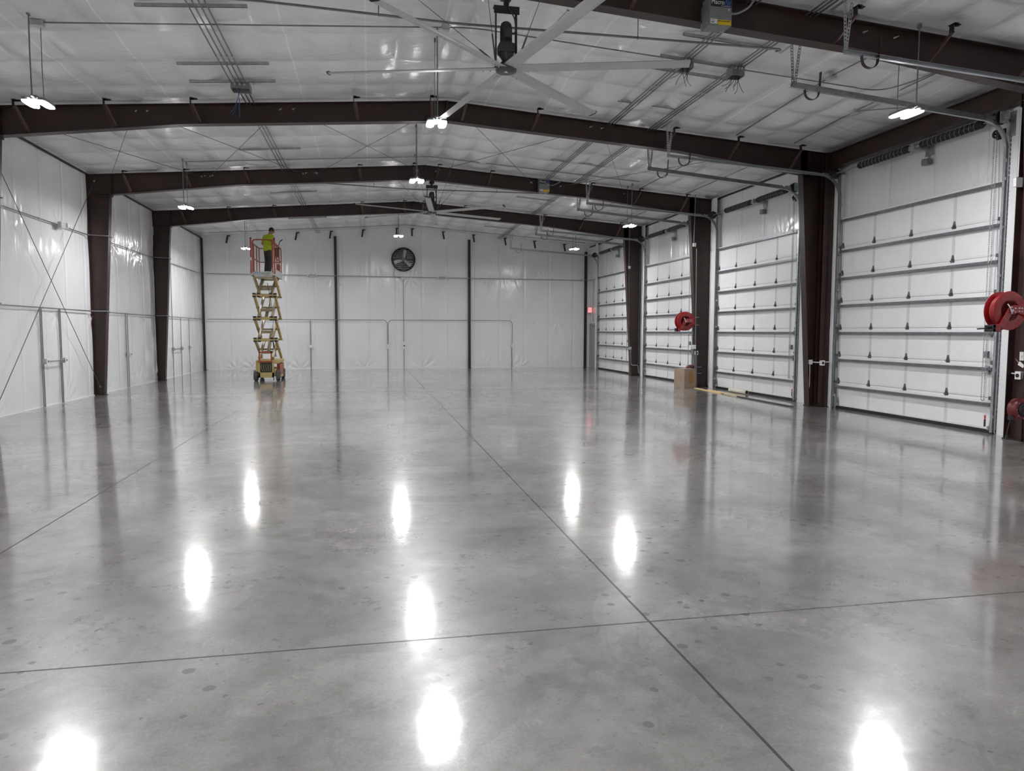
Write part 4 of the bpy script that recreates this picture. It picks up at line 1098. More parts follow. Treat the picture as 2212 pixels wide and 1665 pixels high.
# exit sign above it, reached by a conduit
t = thing('exit_sign', 'lit red exit sign above the walk-through door', 'exit sign', (XR-.09, 33.75, 2.78), None)
obj('sign_housing', G().cbox(XR-.24, XR-.05, 33.68, 33.74, 2.66, 2.90, .008, 1), 'white', t)
obj('sign_face', G().box(XR-.235, XR-.055, 33.676, 33.68, 2.665, 2.895), 'exit', t)
text_mesh('lettering', 'EXIT', .09, 'inkwhite', t, (XR-.145, 33.675, 2.78), (1, 0, 0), (0, 0, 1), 'CENTER', .002, .9)
conduit([(XR-.06, 33.45, 4.2), (XR-.06, 33.45, 2.2)], 'vertical conduit above the walk-through door', .012, .05, couple=False)
conduit([(10.25, D-.17, 4.22), (10.5, 33.75, 4.22), (XR-.06, 33.45, 4.22), (XR-.06, 32.75, 4.25), (XR-.06, 32.62, 5.2)], 'curved conduit turning the far right corner', .013, .2, couple=False)

# ------------------------------------------------------------------ right column electrical
def col_box(x, y, z, label, s=.085, knob=False):
    t = thing('outlet_box', label, 'outlet box', (x, y, z), 'white outlet boxes on the right columns')
    obj('box_body', G().cbox(x-s/2, x+s/2, y-.055, y, z-s*.6, z+s*.6, .008, 2), 'white', t)
    f = obj('cover_plate', G().cbox(x-s/2-.004, x+s/2+.004, y-.063, y-.055, z-s*.6-.004, z+s*.6+.004, .003, 1), 'white', t)
    if knob: obj('socket_face', G().cyl((x, y-.063, z), (x, y-.075, z), .028, 14), 'black', f)
    return t
yw = FR[1]-.006
col_box(10.13, yw, 1.04, 'white outlet box with hanging cord on the second right column')
col_box(10.26, PYB-.17-.001, 1.03, 'white outlet box with round black socket on the second right column', .095, True)
conduit([(10.17, yw-.03, 1.04), (10.18, PYB-.19, 1.04), (10.21, PYB-.205, 1.04)], 'short white conduit between two boxes on the second right column', .012, .03, m='white', couple=False)
conduit([(10.30, PYB-.205, 1.05), (10.56, PYB-.205, 1.05)], 'short white conduit from the socket box into the wall', .012, .03, m='white', couple=False)
conduit([(10.13, yw-.03, .98), (10.135, yw-.03, .5), (10.11, yw-.035, .40)], 'white cord hanging from the box on the second right column', .010, .05, m='white', couple=False, cat='cord', name='cord')
yw = FR[3]-.006
col_box(9.96, yw-.03, 4.24, 'white box high on the last right column')
col_box(10.05, yw, 1.09, 'white outlet box low on the last right column')
conduit([(9.94, yw-.12, 5.95), (9.94, yw-.08, 4.30)], 'vertical conduit dropping to the high box on the last right column', .012, .03, couple=False)
conduit([(9.955, yw-.03, 4.18), (10.02, yw-.03, 1.15)], 'thin conduit down the last right column to its low box', .010, .03, couple=False)
conduit([(10.08, yw-.03, 1.02), (10.10, yw-.03, .5), (10.14, yw-.03, .42), (10.40, yw-.03, .42), (10.42, yw-.03, .10)], 'pale cord looping low across the last right column', .009, .06, m='white', couple=False, cat='cord', name='cord')
conduit([(10.42, yw-.03, 5.0), (10.40, yw-.03, .45)], 'long pale conduit up the web of the last right column', .010, .03, couple=False)
yw = FR[2]-.006
conduit([(9.88, yw-.12, 5.95), (9.86, yw-.12, 4.5)], 'vertical conduit high on the third right column', .012, .03, couple=False)
col_box(9.87, yw-.10, 4.42, 'white box high on the third right column')
conduit([(9.955, yw+.0-.115, 4.3), (9.99, yw-.115, 1.2)], 'conduit down the flange of the third right column to its boxes', .012, .03, couple=False)
col_box(9.93, yw-.10, 1.27, 'round-cornered white box with loose cord on the third right column', .10)
col_box(10.06, yw-.0, 1.08, 'white outlet box right of the corded box on the third right column', .10, True)
for k in range(3):
    conduit([(9.975+.03*k, yw-.115, 1.0), (9.985+.03*k, yw-.115, .02)], 'short conduit stub into the floor at the third right column, %s of three' % ORD[k], .011, .03, 'floor stubs at the third right column', couple=False)
# near column
xw, yc_ = PX-.0055, PYA+.17
def web_box(y, z, label, s_=.09, knob=False):
    t = thing('outlet_box', label, 'outlet box', (xw, y, z), 'white outlet boxes on the right columns')
    obj('box_body', G().cbox(xw-.055, xw, y-s_/2, y+s_/2, z-s_*.6, z+s_*.6, .008, 2), 'white', t)
    f = obj('cover_plate', G().cbox(xw-.063, xw-.055, y-s_/2-.004, y+s_/2+.004, z-s_*.6-.004, z+s_*.6+.004, .003, 1), 'white', t)
    if knob: obj('socket_face', G().cyl((xw-.063, y, z), (xw-.076, y, z), .03, 14), 'black', f)
t = thing('light_switch', 'white switch plate on the portal column at the right picture edge', 'switch', (xw, yc_, 1.36))
obj('switch_plate', G().cbox(xw-.012, xw, yc_-.045, yc_+.045, 1.29, 1.43, .004, 1), 'white', t); obj('toggle', G().box(xw-.024, xw-.012, yc_-.01, yc_+.01, 1.34, 1.38), 'white', t)
web_box(yc_+.01, 1.05, 'white outlet box with dark round socket at the right picture edge', .10, True)
jbox((10.47, PYA+.47, 1.10), 'grey box with white cover on the jamb right of the nearest door', (.07, .12, .15), 'castbox', None, 'outlet box', '-x')
conduit([(xw-.03, yc_+.05, 1.07), (10.30, PYA+.40, 1.08), (10.46, PYA+.46, 1.09)], 'short white conduit from the socket box to the near jamb', .011, .03, m='white', couple=False)
t = thing('hang_tag', 'white paper tag on a string by the switch at the right edge', 'tag', (xw-.02, yc_, 1.2))
obj('paper', G().hexa([(xw-.03, yc_-.05, 1.17), (xw-.03, yc_+.05, 1.22), (xw-.028, yc_+.05, 1.22), (xw-.028, yc_-.05, 1.17), (xw-.03, yc_-.07, 1.22), (xw-.03, yc_+.02, 1.28), (xw-.028, yc_+.02, 1.28), (xw-.028, yc_-.07, 1.22)]), 'white', t)
obj('string', G().tube([(xw-.029, yc_+.03, 1.25), (xw-.02, yc_+.08, 1.29), (xw-.002, yc_+.12, 1.31)], .003, 5), 'white', t)
conduit([(PX-.14, PYA+.30, 5.3), (PX-.14, PYA+.30, 4.22)], 'white conduit high on the portal column at the right edge', .011, .03, m='white', couple=False)
col_box(PX-.14, PYA+.33, 4.13, 'white box high on the portal column at the right edge', .12)

# ------------------------------------------------------------------ reels
def disc_ring(g, c, R, r, y, th):
    g.lathe((c[0], y, c[2]), (0, 1, 0), [(r, 0), (R-.012, 0), (R, .006), (R, th), (R-.012, th+.004), (r, th), (r, 0)], 44)
def hose_reel(cx, cy, cz_, flange_x, label):
    R = .295; t = thing('hose_reel', label, 'hose reel', (cx, cy, cz_), 'red hose reels on the right columns')
    for y in (cy-.085, cy+.085):
        g = G(); disc_ring(g, (cx, 0, cz_), R, .16, y-.004, .008)
        obj('side_disc', g, 'red', t)
    obj('drum', G().lathe((cx, cy-.085, cz_), (0, 1, 0), [(.0, .05), (.145, .05), (.16, .0), (.16, .17), (0, .17)], 32), 'darkred', t)
    obj('axle', G().cyl((cx, cy-.13, cz_), (cx, cy+.10, cz_), .028, 14), 'darkred', t)
    g = G()
    for j, rr in enumerate((.175, .205, .232)):
        for k in range(5 if j < 2 else 4): g.torus((cx, cy-.062+.031*k, cz_), (0, 1, 0), rr, .0155, 40, 6)
    obj('hose', g, 'redhose', t)
    g = G(); yb = cy-.13
    # spring case, arm to the column and guide arm
    g.prism([(cx-.03, yb, cz_+.075), (cx+.10, yb, cz_+.085), (flange_x-.004, yb, cz_+.13), (flange_x-.004, yb, cz_-.13), (cx+.10, yb, cz_-.03), (cx+.02, yb, cz_-.06)], (0, .012, 0))
    g.prism([(cx-.05, yb, cz_+.05), (cx+.03, yb, cz_+.0), (cx-.13, yb, cz_-.26), (cx-.22, yb, cz_-.22)], (0, .012, 0))
    g.box(flange_x-.012, flange_x-.001, cy-.13, cy+.12, cz_-.15, cz_+.15)
    obj('support_arm', g, 'red', t)
    g = G()
    for dx, dz in ((.0, .0), (.05, .035), (-.02, .05), (.05, -.02), (.12, .035), (.12, -.01), (.17, .035), (.17, -.01)): g.cyl((cx+dx, yb-.014, cz_+dz), (cx+dx, yb, cz_+dz), .010 if (dx or dz) else .022, 10)
    obj('arm_bolt', g, 'castbox', t)
    gx, gz = cx-.245, cz_-.265
    g = G().box(gx-.07, gx+.06, cy-.125, cy-.115, gz-.055, gz+.05).box(gx-.07, gx+.06, cy+.015, cy+.025, gz-.055, gz+.05).box(gx+.03, gx+.08, cy-.125, cy+.025, gz+.05, gz+.06)
    obj('hose_guide', g, 'red', t)
    g = G().cyl((gx-.055, cy-.13, gz-.03), (gx-.055, cy+.03, gz-.03), .022, 12).cyl((gx-.055, cy-.13, gz+.03), (gx-.055, cy+.03, gz+.03), .022, 12).box(gx-.075, gx-.03, cy-.13, cy-.11, gz-.055, gz+.055)
    obj('guide_roller', g, 'black', t)
    g = G().tube(rounded([(cx-.10, cy-.05, cz_-.21), (gx+.03, cy-.05, gz), (gx-.08, cy-.05, gz), (gx-.28, cy-.05, gz-.012)], .05), .010, 8)
    obj('hose_end', g, 'black', t)
    g = G().tube(rounded([(cx-.02, cy-.15, cz_-.05), (cx-.045, cy-.14, cz_+.04), (cx-.055, cy-.10, cz_+.10)], .03), .008, 8); obj('swivel_pipe', g, 'castbox', t)
    g = G()
    for dz in (.12, -.12): g.cyl((flange_x-.02, cy-.09, cz_+dz), (flange_x+.14, cy-.11, cz_+dz), .007, 8)
    obj('clamp_bolt', g, 'castbox', t)
    return t
hose_reel(9.52, FR[0]-.0, 2.07, 9.955, 'large red hose reel on the nearest right column at the picture edge')
hose_reel(9.66, FR[2]-.0, 2.07, 9.955, 'red hose reel on the third right column above the cardboard box')
def cord_reel(cx, cy, cz_, flange_x, label):
    R = .165; t = thing('cord_reel', label, 'cord reel', (cx, cy, cz_), 'dark red cord reels low on the columns')
    g = G().lathe((cx, cy-.08, cz_), (0, 1, 0), [(0, 0), (R-.02, 0), (R, .015), (R, .145), (R-.02, .16), (0, .16)], 36); obj('case', g, 'darkred', t)
    g = G().lathe((cx, cy-.115, cz_), (0, 1, 0), [(0, 0), (.09, 0), (.105, .012), (.11, .035), (0, .035)], 32); f = obj('front_cover', g, 'black', t)
    g = G().lathe((cx+.015, cy-.1165, cz_), (0, 1, 0), [(0, 0), (.05, 0), (.05, .002), (0, .002)], 24)
    for v in g.v: v.z = cz_+(v.z-cz_)*.5-(v.x-cx)*.3
    l = obj('cover_label', g, 'inkwhite', f)
    obj('label_mark', G().box(cx-.01, cx+.045, cy-.1180, cy-.1166, cz_-.012, cz_-.002), 'inkred', l)
    g = G()
    for k in range(8):
        a = 2*math.pi*k/8; g.cyl((cx+.135*math.cos(a), cy-.086, cz_+.135*math.sin(a)), (cx+.135*math.cos(a), cy-.079, cz_+.135*math.sin(a)), .007, 8)
    obj('case_bolt', g, 'castbox', t)
    obj('mounting_bracket', G().box(cx+.02, flange_x-.001, cy-.05, cy+.05, cz_-.12, cz_+.12), 'darkred', t)
    g = G().cbox(cx-.19, cx-.13, cy-.05, cy+.03, cz_-.17, cz_-.10, .01, 1); obj('cord_guide', g, 'black', t)
    g = G().tube(rounded([(cx-.16, cy-.01, cz_-.16), (cx-.20, cy-.01, cz_-.28), (cx-.22, cy-.01, cz_-.40)], .06), .009, 8).cyl((cx-.22, cy-.01, cz_-.40), (cx-.225, cy-.01, cz_-.47), .022, 10); obj('hanging_cord', g, 'black', t)
    g = G()
    for dz in (.10, -.10): g.cyl((flange_x-.01, cy-.09, cz_+dz), (flange_x+.14, cy-.11, cz_+dz), .007, 8)
    obj('clamp_bolt', g, 'castbox', t)
cord_reel(9.86, FR[0]-.02, .56, 10.06, 'dark red cord reel low on the nearest right column')
cord_reel(9.89, FR[2]-.02, .54, 10.06, 'dark red cord reel behind the cardboard box on the third right column')

# ------------------------------------------------------------------ things on the floor
t = thing('cardboard_box', 'brown cardboard box standing by the third right column', 'box', (9.478, 20.67, 0))
A_ = Vector((9.478, 20.67, 0)); e1 = Vector((-.10, .54, 0)); e2 = Vector((.42, .078, 0)); h = .60
bq = [A_, A_+e2, A_+e1+e2, A_+e1]
def quadbox(q, z0, z1): return G().hexa([Vector((p.x, p.y, z0)) for p in q]+[Vector((p.x, p.y, z1)) for p in q])
obj('carton', quadbox(bq, 0, h), 'card', t)
n1 = Vector((-e1.y, e1.x, 0)).normalized(); n2 = Vector((e2.y, -e2.x, 0)).normalized()
if n1.x > 0: n1 = -n1
if n2.y > 0: n2 = -n2
def patch(o, e, u0, u1, z0, z1, n, th=.002):
    p = [o+e*u0, o+e*u1]; return G().hexa([p[0]+Vector((0, 0, z0)), p[1]+Vector((0, 0, z0)), p[1]+n*th+Vector((0, 0, z0)), p[0]+n*th+Vector((0, 0, z0)), p[0]+Vector((0, 0, z1)), p[1]+Vector((0, 0, z1)), p[1]+n*th+Vector((0, 0, z1)), p[0]+n*th+Vector((0, 0, z1))])
g = patch(A_, e2, .38, .72, .17, .47, n2); 
pts = []
for k in range(20):
    a = 2*math.pi*k/20; pts.append(A_+e2*(.55+.22*math.cos(a))+Vector((0, 0, .33+.20*math.sin(a)))+n2*.002)
obj('printed_oval', G().prism(pts, -n2*.002), 'cardlabel', t)
ta = A_+e1*.45+Vector((0, 0, .50))+n1*.001; tb = A_+e1*.02+Vector((0, 0, .15))+n1*.001
obj('tape_strip', G().tube(rounded([ta, A_+e1*.2+Vector((0, 0, .40))+n1*.002, tb], .2), .004, 5), 'tape', t)
obj('tape_strip', G().box(0, 0, 0, 0, 0, 0).hexa([bq[0]*.5+bq[1]*.5+Vector((-.03, 0, h)), bq[0]*.5+bq[1]*.5+Vector((.03, 0, h)), bq[3]*.5+bq[2]*.5+Vector((.03, 0, h)), bq[3]*.5+bq[2]*.5+Vector((-.03, 0, h)), bq[0]*.5+bq[1]*.5+Vector((-.03, 0, h+.001)), bq[0]*.5+bq[1]*.5+Vector((.03, 0, h+.001)), bq[3]*.5+bq[2]*.5+Vector((.03, 0, h+.001)), bq[3]*.5+bq[2]*.5+Vector((-.03, 0, h+.001))]), 'tape', t)
def plank(a, b, w, th, m, label, name='lumber_strip', cat='lumber', grp='strips of lumber on the floor'):
    a, b = Vector(a), Vector(b); single(name, G().bar(a+Vector((0, 0, th/2)), b+Vector((0, 0, th/2)), w, th, (1, 0, 0)), m, label, cat, grp, None, a)
plank((9.86, 20.72, .0), (9.73, 18.72, .0), .085, .02, 'wood', 'pale wooden strip on the floor beside the cardboard box')
plank((9.84, 19.75, .021), (9.66, 17.75, .021), .065, .018, 'wood', 'pale wooden strip lying over another, nearer the camera')
plank((9.655, 17.72, 0), (9.60, 15.05, 0), .035, .03, 'tyre', 'thin dark bar on the floor past the wooden strips', 'metal_bar', 'bar', None)
# cardboard tube
a, b, R = Vector((10.30, 19.35, .058)), Vector((10.30, 18.38, .058)), .057
t = thing('cardboard_tube', 'cream cardboard tube lying before the second overhead door', 'tube', a)
d = (b-a).normalized()
obj('tube_wall', G().lathe(a, d, [(R-.007, 0), (R, 0), (R, (b-a).length), (R-.007, (b-a).length)], 28), 'tube', t)
obj('tube_core', G().lathe(a, d, [(R-.007, (b-a).length), (R-.0075, .0), ], 28), 'tubein', t)

# ------------------------------------------------------------------ scissor lift
LX, LY = -3.53, 26.10          # middle of the front axle end
def build_lift():
    t = thing('scissor_lift', 'cream scissor lift with orange rails raised high near the far wall', 'scissor lift', (LX, LY, 0))
    x, y = LX, LY
    # chassis
    g = G().cbox(x-.30, x+.30, y+.12, y+1.80, .16, .42, .02, 1).cbox(x-.36, x+.40, y+.10, y+1.85, .60, .72, .015, 1)
    ch = obj('chassis', g, 'tan', t)
    g = G().box(x-.26, x-.21, y+.02, y+.12, .12, .72).box(x+.19, x+.24, y+.02, y+.12, .12, .72).box(x-.26, x+.24, y+.02, y+.10, .12, .30).box(x-.36, x-.26, y+.08, y+.5, .33, .62)
    obj('front_panel', g, 'tan', ch)
    obj('dark_bay', G().box(x-.21, x+.19, y+.06, y+.14, .30, .62), 'black', ch)
    g = G()
    for k in range(5): g.tube(rounded([(x-.16+.07*k, y+.06, .58), (x-.18+.08*k, y+.035, .46), (x-.12+.06*k, y+.055, .34)], .05), .010, 6)
    obj('cable_bundle', g, 'tandark', ch)
    g = G().box(x+.30, x+.405, y+.45, y+1.65, .18, .58); obj('side_tray', g, 'orange', ch)
    g = G().box(x+.29, x+.41, y+.42, y+1.70, .10, .19); obj('pothole_guard', g, 'tan', ch)
    obj('front_rail', G().cbox(x-.27, x+.22, y-.01, y+.06, .655, .70, .01, 1).box(x-.24, x-.20, y+.01, y+.05, .70, 1.02).box(x+.15, x+.19, y+.01, y+.05, .70, 1.02).box(x-.24, x+.19, y+.01, y+.05, .98, 1.02), 'orange', ch)
    for wx, wy in ((-.37, .2), (.37, .2), (-.37, 1.62), (.37, 1.62)):
        R = .19; xx = x+wx
        g = G().lathe((xx-.065, y+wy, R), (1, 0, 0), [(.09, 0), (R-.02, 0), (R, .02), (R, .11), (R-.02, .13), (.09, .13), (.09, 0)], 32)
        w = obj('wheel', g, 'tyre', t)
        obj('wheel_hub', G().lathe((xx-.05, y+wy, R), (1, 0, 0), [(0, 0), (.09, 0), (.09, .10), (0, .10)], 20).cyl((xx-.07, y+wy, R), (xx+.07, y+wy, R), .03, 10), 'tandark', w)
    obj('ladder_foot', G().cyl((x+.24, y+.02, .03), (x+.24, y+.02, .16), .015, 8), 'black', ch)
    # scissor stack: four stages of crossed arms
    Z = [.74, 1.43, 2.17, 2.97, 3.66]; y0, y1 = y+.16, y+1.62
    for k in range(4):
        za, zb_ = Z[k], Z[k+1]
        for s in (-1, 1):
            xo = x-.02+s*.345; xi = x-.02+s*.225
            obj('outer_arm', G().bar((xo, y1, za+.04), (xo, y0, zb_-.01), .07, .11, (1, 0, 0)), 'tan', t)
            obj('inner_arm', G().bar((xi, y0, za+.04), (xi, y1, zb_-.01), .07, .11, (1, 0, 0)), 'tandark', t)
        g = G().cyl((x-.42, (y0+y1)/2, (za+zb_)/2), (x+.38, (y0+y1)/2, (za+zb_)/2), .03, 12)
        g.bar((x-.24, (y0+y1)/2-.25, (za+zb_)/2-.10), (x+.20, (y0+y1)/2-.25, (za+zb_)/2-.10), .10, .10, (0, 0, 1))
        obj('pivot_tube', g, 'tandark', t)
    for k in range(1, 4):
        for yy, nm in ((y0, 0), (y1, 1)):
            z = Z[k]
            g = G().cyl((x-.42, yy, z), (x+.38, yy, z), .035, 12)
            if nm == 0: g.cbox(x-.27, x+.23, yy-.03, yy+.05, z-.06, z+.05, .01, 1)
            c = obj('cross_tube', g, 'tan', t)
            if nm == 0:
                g = G()
                for xx in (-.365, -.225, .185, .325): g.cbox(x+xx-.055, x+xx+.055, yy-.065, yy+.03, z+.03, z+.075, .008, 1).cbox(x+xx-.055, x+xx+.055, yy-.065, yy+.03, z-.075, z-.03, .008, 1)
                obj('pad_block', g, 'black', c)
    # hydraulic rams
    obj('hydraulic_ram', G().cyl((x+.02, y0+.3, 1.0), (x+.02, y1-.25, 1.62), .055, 14).cyl((x+.02, y1-.25, 1.62), (x+.02, y1-.1, 1.83), .03, 12), 'tandark', t)
    obj('hydraulic_ram', G().cyl((x-.02, y0+.3, 2.25), (x-.02, y1-.35, 2.72), .055, 14).cyl((x-.02, y1-.35, 2.72), (x-.02, y1-.1, 2.92), .03, 12), 'tandark', t)
    g = G()
    for k in range(4): g.tube(rounded([(x+.10+.02*k, y1-.1, .8), (x+.14, y0+.5, 1.5+.02*k), (x+.10, y1-.2, 2.2), (x+.12, y0+.4, 2.9), (x+.05, y0+.2, 3.4)], .3), .008, 6)
    obj('hose_run', g, 'black', t)
    # platform
    zd = 3.725; px0, px1, py0, py1 = x-.43, x+.36, y+.02, y+1.95
    g = G().box(px0, px1, py0, py1, zd-.04, zd).box(px0+.10, px1-.10, py0+.05, py1-.05, zd-.13, zd-.04)
    pl = obj('platform', g, 'deck', t)
    g = G().box(px0+.08, px1-.08, y0-.03, y0+.03, zd-.16, zd-.08).box(px0+.08, px1-.08, y1-.03, y1+.03, zd-.16, zd-.08); obj('platform_beam', g, 'tan', pl)
    tb = obj('toe_board', G().box(px0, px1, py0-.012, py0, zd-.09, zd+.05).box(px1, px1+.012, py0, py1, zd-.10, zd+.14).box(px0-.012, px0, py0, py1, zd-.10, zd+.14).box(px0, px1, py1, py1+.012, zd-.09, zd+.14), 'deck', pl)
    zt = zd+1.03; zm = zd+.53
    g = G()
    for xx in (px0+.01, px1-.01): g.bar((xx, py0, zd-.03), (xx, py0, zt+.12), .05, .05, (1, 0, 0))
    g.box(px0-.02, px0+.035, py0-.03, py0-.02, zd-.03, zd+.12)
    obj('corner_post', g, 'orange', pl)
    for xx in (px0+.01, px1-.01):
        g = G().bar((xx, py0, zt), (xx, py1, zt), .035, .035, (1, 0, 0)).bar((xx, py0, zm), (xx, py1, zm), .03, .03, (1, 0, 0))
        for q in (.33, .66, 1.0): g.bar((xx, py0+(py1-py0)*q, zd), (xx, py0+(py1-py0)*q, zt), .03, .03, (1, 0, 0))
        obj('side_rail', g, 'orange', pl)
    obj('end_rail', G().bar((px0, py1, zt), (px1, py1, zt), .035, .035, (0, 1, 0)), 'orange', pl)
    obj('end_rail', G().bar((px0, py1, zm), (px1, py1, zm), .03, .03, (0, 1, 0)), 'orange', pl)
    # gate: arched loop
    gp = rounded([(px0+.075, py0-.02, zd+.02), (px0+.075, py0-.02, zt+.09), (px1-.075, py0-.02, zt+.09), (px1-.075, py0-.02, zd+.02)], .11, 6)
    obj('gate', G().tube(gp, .022, 10), 'orange', pl)
    obj('post_cap', G().cyl((px0+.01, py0, zt+.12), (px0+.01, py0, zt+.16), .03, 10).cyl((px1-.01, py0, zt+.12), (px1-.01, py0, zt+.16), .03, 10), 'black', pl)
    cb = obj('control_station', G().cbox(px1-.17, px1-.03, py1-.75, py1-.40, zt-.36, zt-.04, .01, 1).cyl((px1-.06, py1-.55, zt-.04), (px1+.02, py1-.50, zt+.22), .012, 8), 'black', pl)
    obj('control_lever', G().cyl((px1+.02, py1-.50, zt+.22), (px1+.10, py1-.46, zt+.28), .018, 8), 'black', cb)
    obj('document_box', G().cbox(px1-.12, px1-.02, py1-.60, py1-.15, zd+.02, zd+.42, .01, 1), 'orange', pl)
    obj('info_board', G().box(px1-.035, px1-.028, py1-.62, py1-.30, zm+.02, zm+.30), 'tandark', pl)
    # lettering on the toe board
    text_mesh('lettering', 'SMT', .15, 'inkblue', t, (px0+.05, py0-.013, zd-.022), (1, 0, 0), (0, 0, 1), 'LEFT', .003, 1.05)
    g = G().box(px0+.33, px0+.45, py0-.014, py0-.012, zd-.06, zd+.02).box(px0+.48, px0+.62, py0-.014, py0-.012, zd-.055, zd+.025)
    obj('faded_print', g, 'inkgreen', pl)
    obj('white_decal', G().box(px0-.02, px0+.035, py0-.028, py0-.026, zd+.42, zd+.52), 'inkwhite', pl)
    return zd
ZD = build_lift()

# ------------------------------------------------------------------ the man on the lift
def skin_mesh(name, verts, edges, radii, levels=2, root=0):
    me = bpy.data.meshes.new(name); me.from_pydata(verts, edges, []); me.update()
    o = bpy.data.objects.new(name+'_tmp', me); COL.objects.link(o)
    md = o.modifiers.new('skin', 'SKIN'); md.use_smooth_shade = True
    sv = me.skin_vertices[0].data
    for i, r in enumerate(radii):
        sv[i].radius = r if isinstance(r, tuple) else (r, r); sv[i].use_root = (i == root)
    sd = o.modifiers.new('sub', 'SUBSURF'); sd.levels = levels; sd.render_levels = levels
    dg = bpy.context.evaluated_depsgraph_get()
    out = bpy.data.meshes.new_from_object(o.evaluated_get(dg)); out.name = name
    bpy.data.objects.remove(o); bpy.data.meshes.remove(me)
    return out
HX, HY = Vector((.72, -.69, 0)).normalized(), Vector((.69, .72, 0)).normalized()     # his right hand side, the way he faces
PO = Vector((-3.50, 26.92, ZD))
def W(p): return PO + HX*p[0] + HY*p[1] + Vector((0, 0, p[2]*.965))
def person():
    t = thing('person', 'man in lime T-shirt and dark trousers standing on the raised lift platform', 'person', PO)
    J = dict(pel=(0, 0, .93), spn=(0, .0, 1.10), chs=(0, .04, 1.29), nkb=(0, .07, 1.43), nk=(.01, .11, 1.49), hd=(.02, .155, 1.575), hdt=(.02, .165, 1.655),
             sl=(-.165, .04, 1.375), el=(-.27, -.03, 1.12), wl=(-.16, .19, 1.05), hl=(-.12, .27, 1.06), sr=(.165, .05, 1.375), er=(.27, .02, 1.12), wr=(.15, .23, 1.06), hr=(.11, .30, 1.07),
             pl=(-.085, 0, .88), kl=(-.095, .03, .49), al=(-.095, -.02, .09), tl=(-.105, .13, .035), pr=(.085, 0, .88), kr=(.09, .03, .49), ar=(.09, -.02, .09), tr=(.10, .13, .035))
    K = list(J); idx = {k: i for i, k in enumerate(K)}
    E = [('pel', 'spn'), ('spn', 'chs'), ('chs', 'nkb'), ('nkb', 'nk'), ('nk', 'hd'), ('hd', 'hdt'), ('chs', 'sl'), ('sl', 'el'), ('el', 'wl'), ('wl', 'hl'), ('chs', 'sr'), ('sr', 'er'), ('er', 'wr'), ('wr', 'hr'),
         ('pel', 'pl'), ('pl', 'kl'), ('kl', 'al'), ('al', 'tl'), ('pel', 'pr'), ('pr', 'kr'), ('kr', 'ar'), ('ar', 'tr')]
    Rd = dict(pel=(.13, .10), spn=(.125, .095), chs=(.14, .10), nkb=.065, nk=.055, hd=.088, hdt=.07, sl=.062, el=.042, wl=.030, hl=.034, sr=.062, er=.042, wr=.030, hr=.034,
              pl=.085, kl=.058, al=.042, tl=.038, pr=.085, kr=.058, ar=.042, tr=.038)
    verts = [W(J[k])-PO for k in K]
    me = skin_mesh('body', verts, [(idx[a], idx[b]) for a, b in E], [Rd[k] for k in K], 2)
    # face, ears and fingers join the body mesh
    hd = W(J['hd'])-PO; look = (HY*.75+HX*.62+Vector((0, 0, -.45))).normalized(); side = look.cross(Vector((0, 0, 1))).normalized(); upv = side.cross(look)
    g = G()
    def ellipsoid(c, rs, rf, ru, k0=0., k1=1., n=22, m=14, axis=None):
        A = (axis or upv).normalized(); Bq = side; Cq = A.cross(Bq); vs = []
        for jv in range(m+1):
            ph = math.pi*(k0+(k1-k0)*jv/m)
            for iu in range(n):
                th = 2*math.pi*iu/n; vs.append(c + A*(ru*math.cos(ph)) + Bq*(rs*math.sin(ph)*math.cos(th)) + Cq*(rf*math.sin(ph)*math.sin(th)))
        return vs, [(jv*n+iu, jv*n+(iu+1) % n, (jv+1)*n+(iu+1) % n, (jv+1)*n+iu) for jv in range(m) for iu in range(n)]
    hc = hd+upv*.030
    g.add(*ellipsoid(hc, .074, .094, .112), True)
    g.add(*ellipsoid(hc+look*.035-upv*.065, .045, .045, .04), True)
    g.tube([hc+look*.088+upv*.012, hc+look*.112-upv*.02, hc+look*.088-upv*.032], [.010, .015, .010], 8)
    for s in (-1, 1): g.lathe(hc+side*s*.070-look*.008-upv*.005, side*s, [(0, .012), (.016, .010), (.026, .002), (.018, -.01)], 14)
    g.tube([hc+look*.080-upv*.055-side*.022, hc+look*.088-upv*.056, hc+look*.080-upv*.055+side*.022], .007, 6)
    for sd_, hn, wn in ((-1, 'hl', 'wl'), (1, 'hr', 'wr')):
        h_ = W(J[hn])-PO; dr = (h_-(W(J[wn])-PO)).normalized(); lat = dr.cross(Vector((0, 0, 1))).normalized()
        for k, ln in enumerate((.060, .072, .068, .052)):
            b0 = h_+dr*.02+lat*(.027-.018*k); g.tube([b0, b0+dr*ln*.55+Vector((0, 0, -.004)), b0+dr*ln*.8+Vector((0, 0, -.03))], [.0095, .009, .0075], 7)
        b0 = h_-dr*.015-lat*(.03*sd_); g.tube([b0, b0+dr*.03-lat*(.025*sd_), b0+dr*.055-lat*(.028*sd_)+Vector((0, 0, -.012))], [.011, .010, .008], 7)
    bm = bmesh.new(); bm.from_mesh(me)
    tmp = bpy.data.meshes.new('tmp'); tmp.from_pydata(g.v, [], g.f); bm.from_mesh(tmp); bmesh.ops.recalc_face_normals(bm, faces=bm.faces[:]); bm.to_mesh(me); bm.free(); bpy.data.meshes.remove(tmp)
    me.polygons.foreach_set('use_smooth', [True]*len(me.polygons))
    me.materials.clear(); me.materials.append(M['skin'])
    b = bpy.data.objects.new('body', me); COL.objects.link(b); b.parent = t
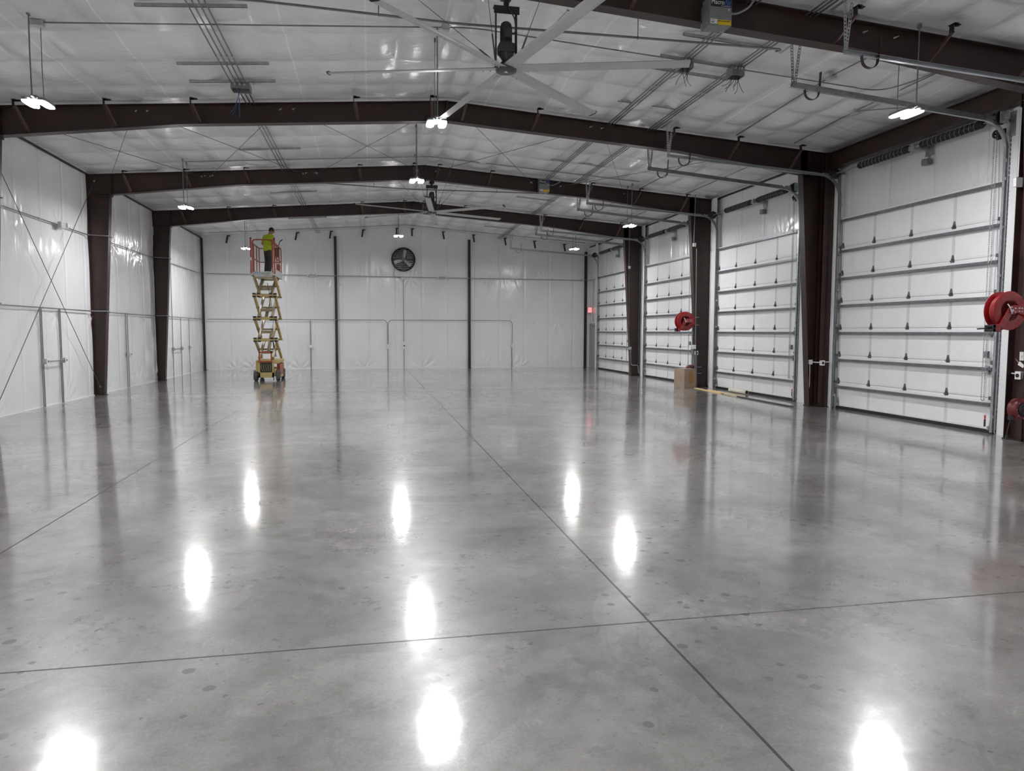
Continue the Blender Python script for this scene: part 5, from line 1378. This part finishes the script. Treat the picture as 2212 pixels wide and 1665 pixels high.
    def garment(name, keys, edges, rad, m, extra=None):
        jj = dict(J); jj.update(extra or {}); vs = [W(jj[k])-PO for k in keys]; ix = {k: i for i, k in enumerate(keys)}
        mm = skin_mesh(name, vs, [(ix[a], ix[c]) for a, c in edges], [rad[k] for k in keys], 2)
        mm.materials.clear(); mm.materials.append(M[m]); o = bpy.data.objects.new(name, mm); COL.objects.link(o); o.parent = b
    garment('shirt', ['spn', 'hem', 'chs', 'nkb', 'sl', 'ml', 'sr', 'mr'], [('hem', 'spn'), ('spn', 'chs'), ('chs', 'nkb'), ('chs', 'sl'), ('sl', 'ml'), ('chs', 'sr'), ('sr', 'mr')],
            dict(spn=(.175, .16), hem=(.19, .18), chs=(.19, .16), nkb=.092, sl=.100, ml=.085, sr=.100, mr=.085), 'shirt', dict(hem=(0, 0, .83), ml=(-.225, .0, 1.22), mr=(.225, .03, 1.22)))
    garment('trousers', ['pel', 'wst', 'pl', 'kl', 'al', 'pr', 'kr', 'ar'], [('wst', 'pel'), ('pel', 'pl'), ('pl', 'kl'), ('kl', 'al'), ('pel', 'pr'), ('pr', 'kr'), ('kr', 'ar')],
            dict(pel=(.13, .12), wst=(.12, .11), pl=.098, kl=.078, al=.068, pr=.098, kr=.078, ar=.068), 'trousers', dict(wst=(0, 0, 1.0), al=(-.095, -.02, .06), ar=(.09, -.02, .06)))
    vs, fs = ellipsoid(hc-look*.006+upv*.004, .081, .098, .117, 0., .60, 24, 12, upv*.86-look*.5)
    obj('hair', G().add([v+PO for v in vs], fs, True), 'hair', b)
    for a, tt in (('al', 'tl'), ('ar', 'tr')):
        pa, pt = Vector(J[a]), Vector(J[tt])
        vs = [W((pa.x, pa.y-.03, .05))-PO, W((pa.x, pa.y+.06, .052))-PO, W((pt.x, pt.y+.03, .042))-PO]
        mm = skin_mesh('shoe', vs, [(0, 1), (1, 2)], [.05, .052, .042], 2); mm.materials.clear(); mm.materials.append(M['shoe'])
        o = bpy.data.objects.new('shoe', mm); COL.objects.link(o); o.parent = b
    g = G()
    for s in (-1, 1): g.lathe(hc+look*.083+upv*.012+side*s*.030, look, [(0, .010), (.007, .008), (.010, 0)], 10)
    obj('eyes', G().add([v+PO for v in g.v], g.f, True), 'ink', b)
person()
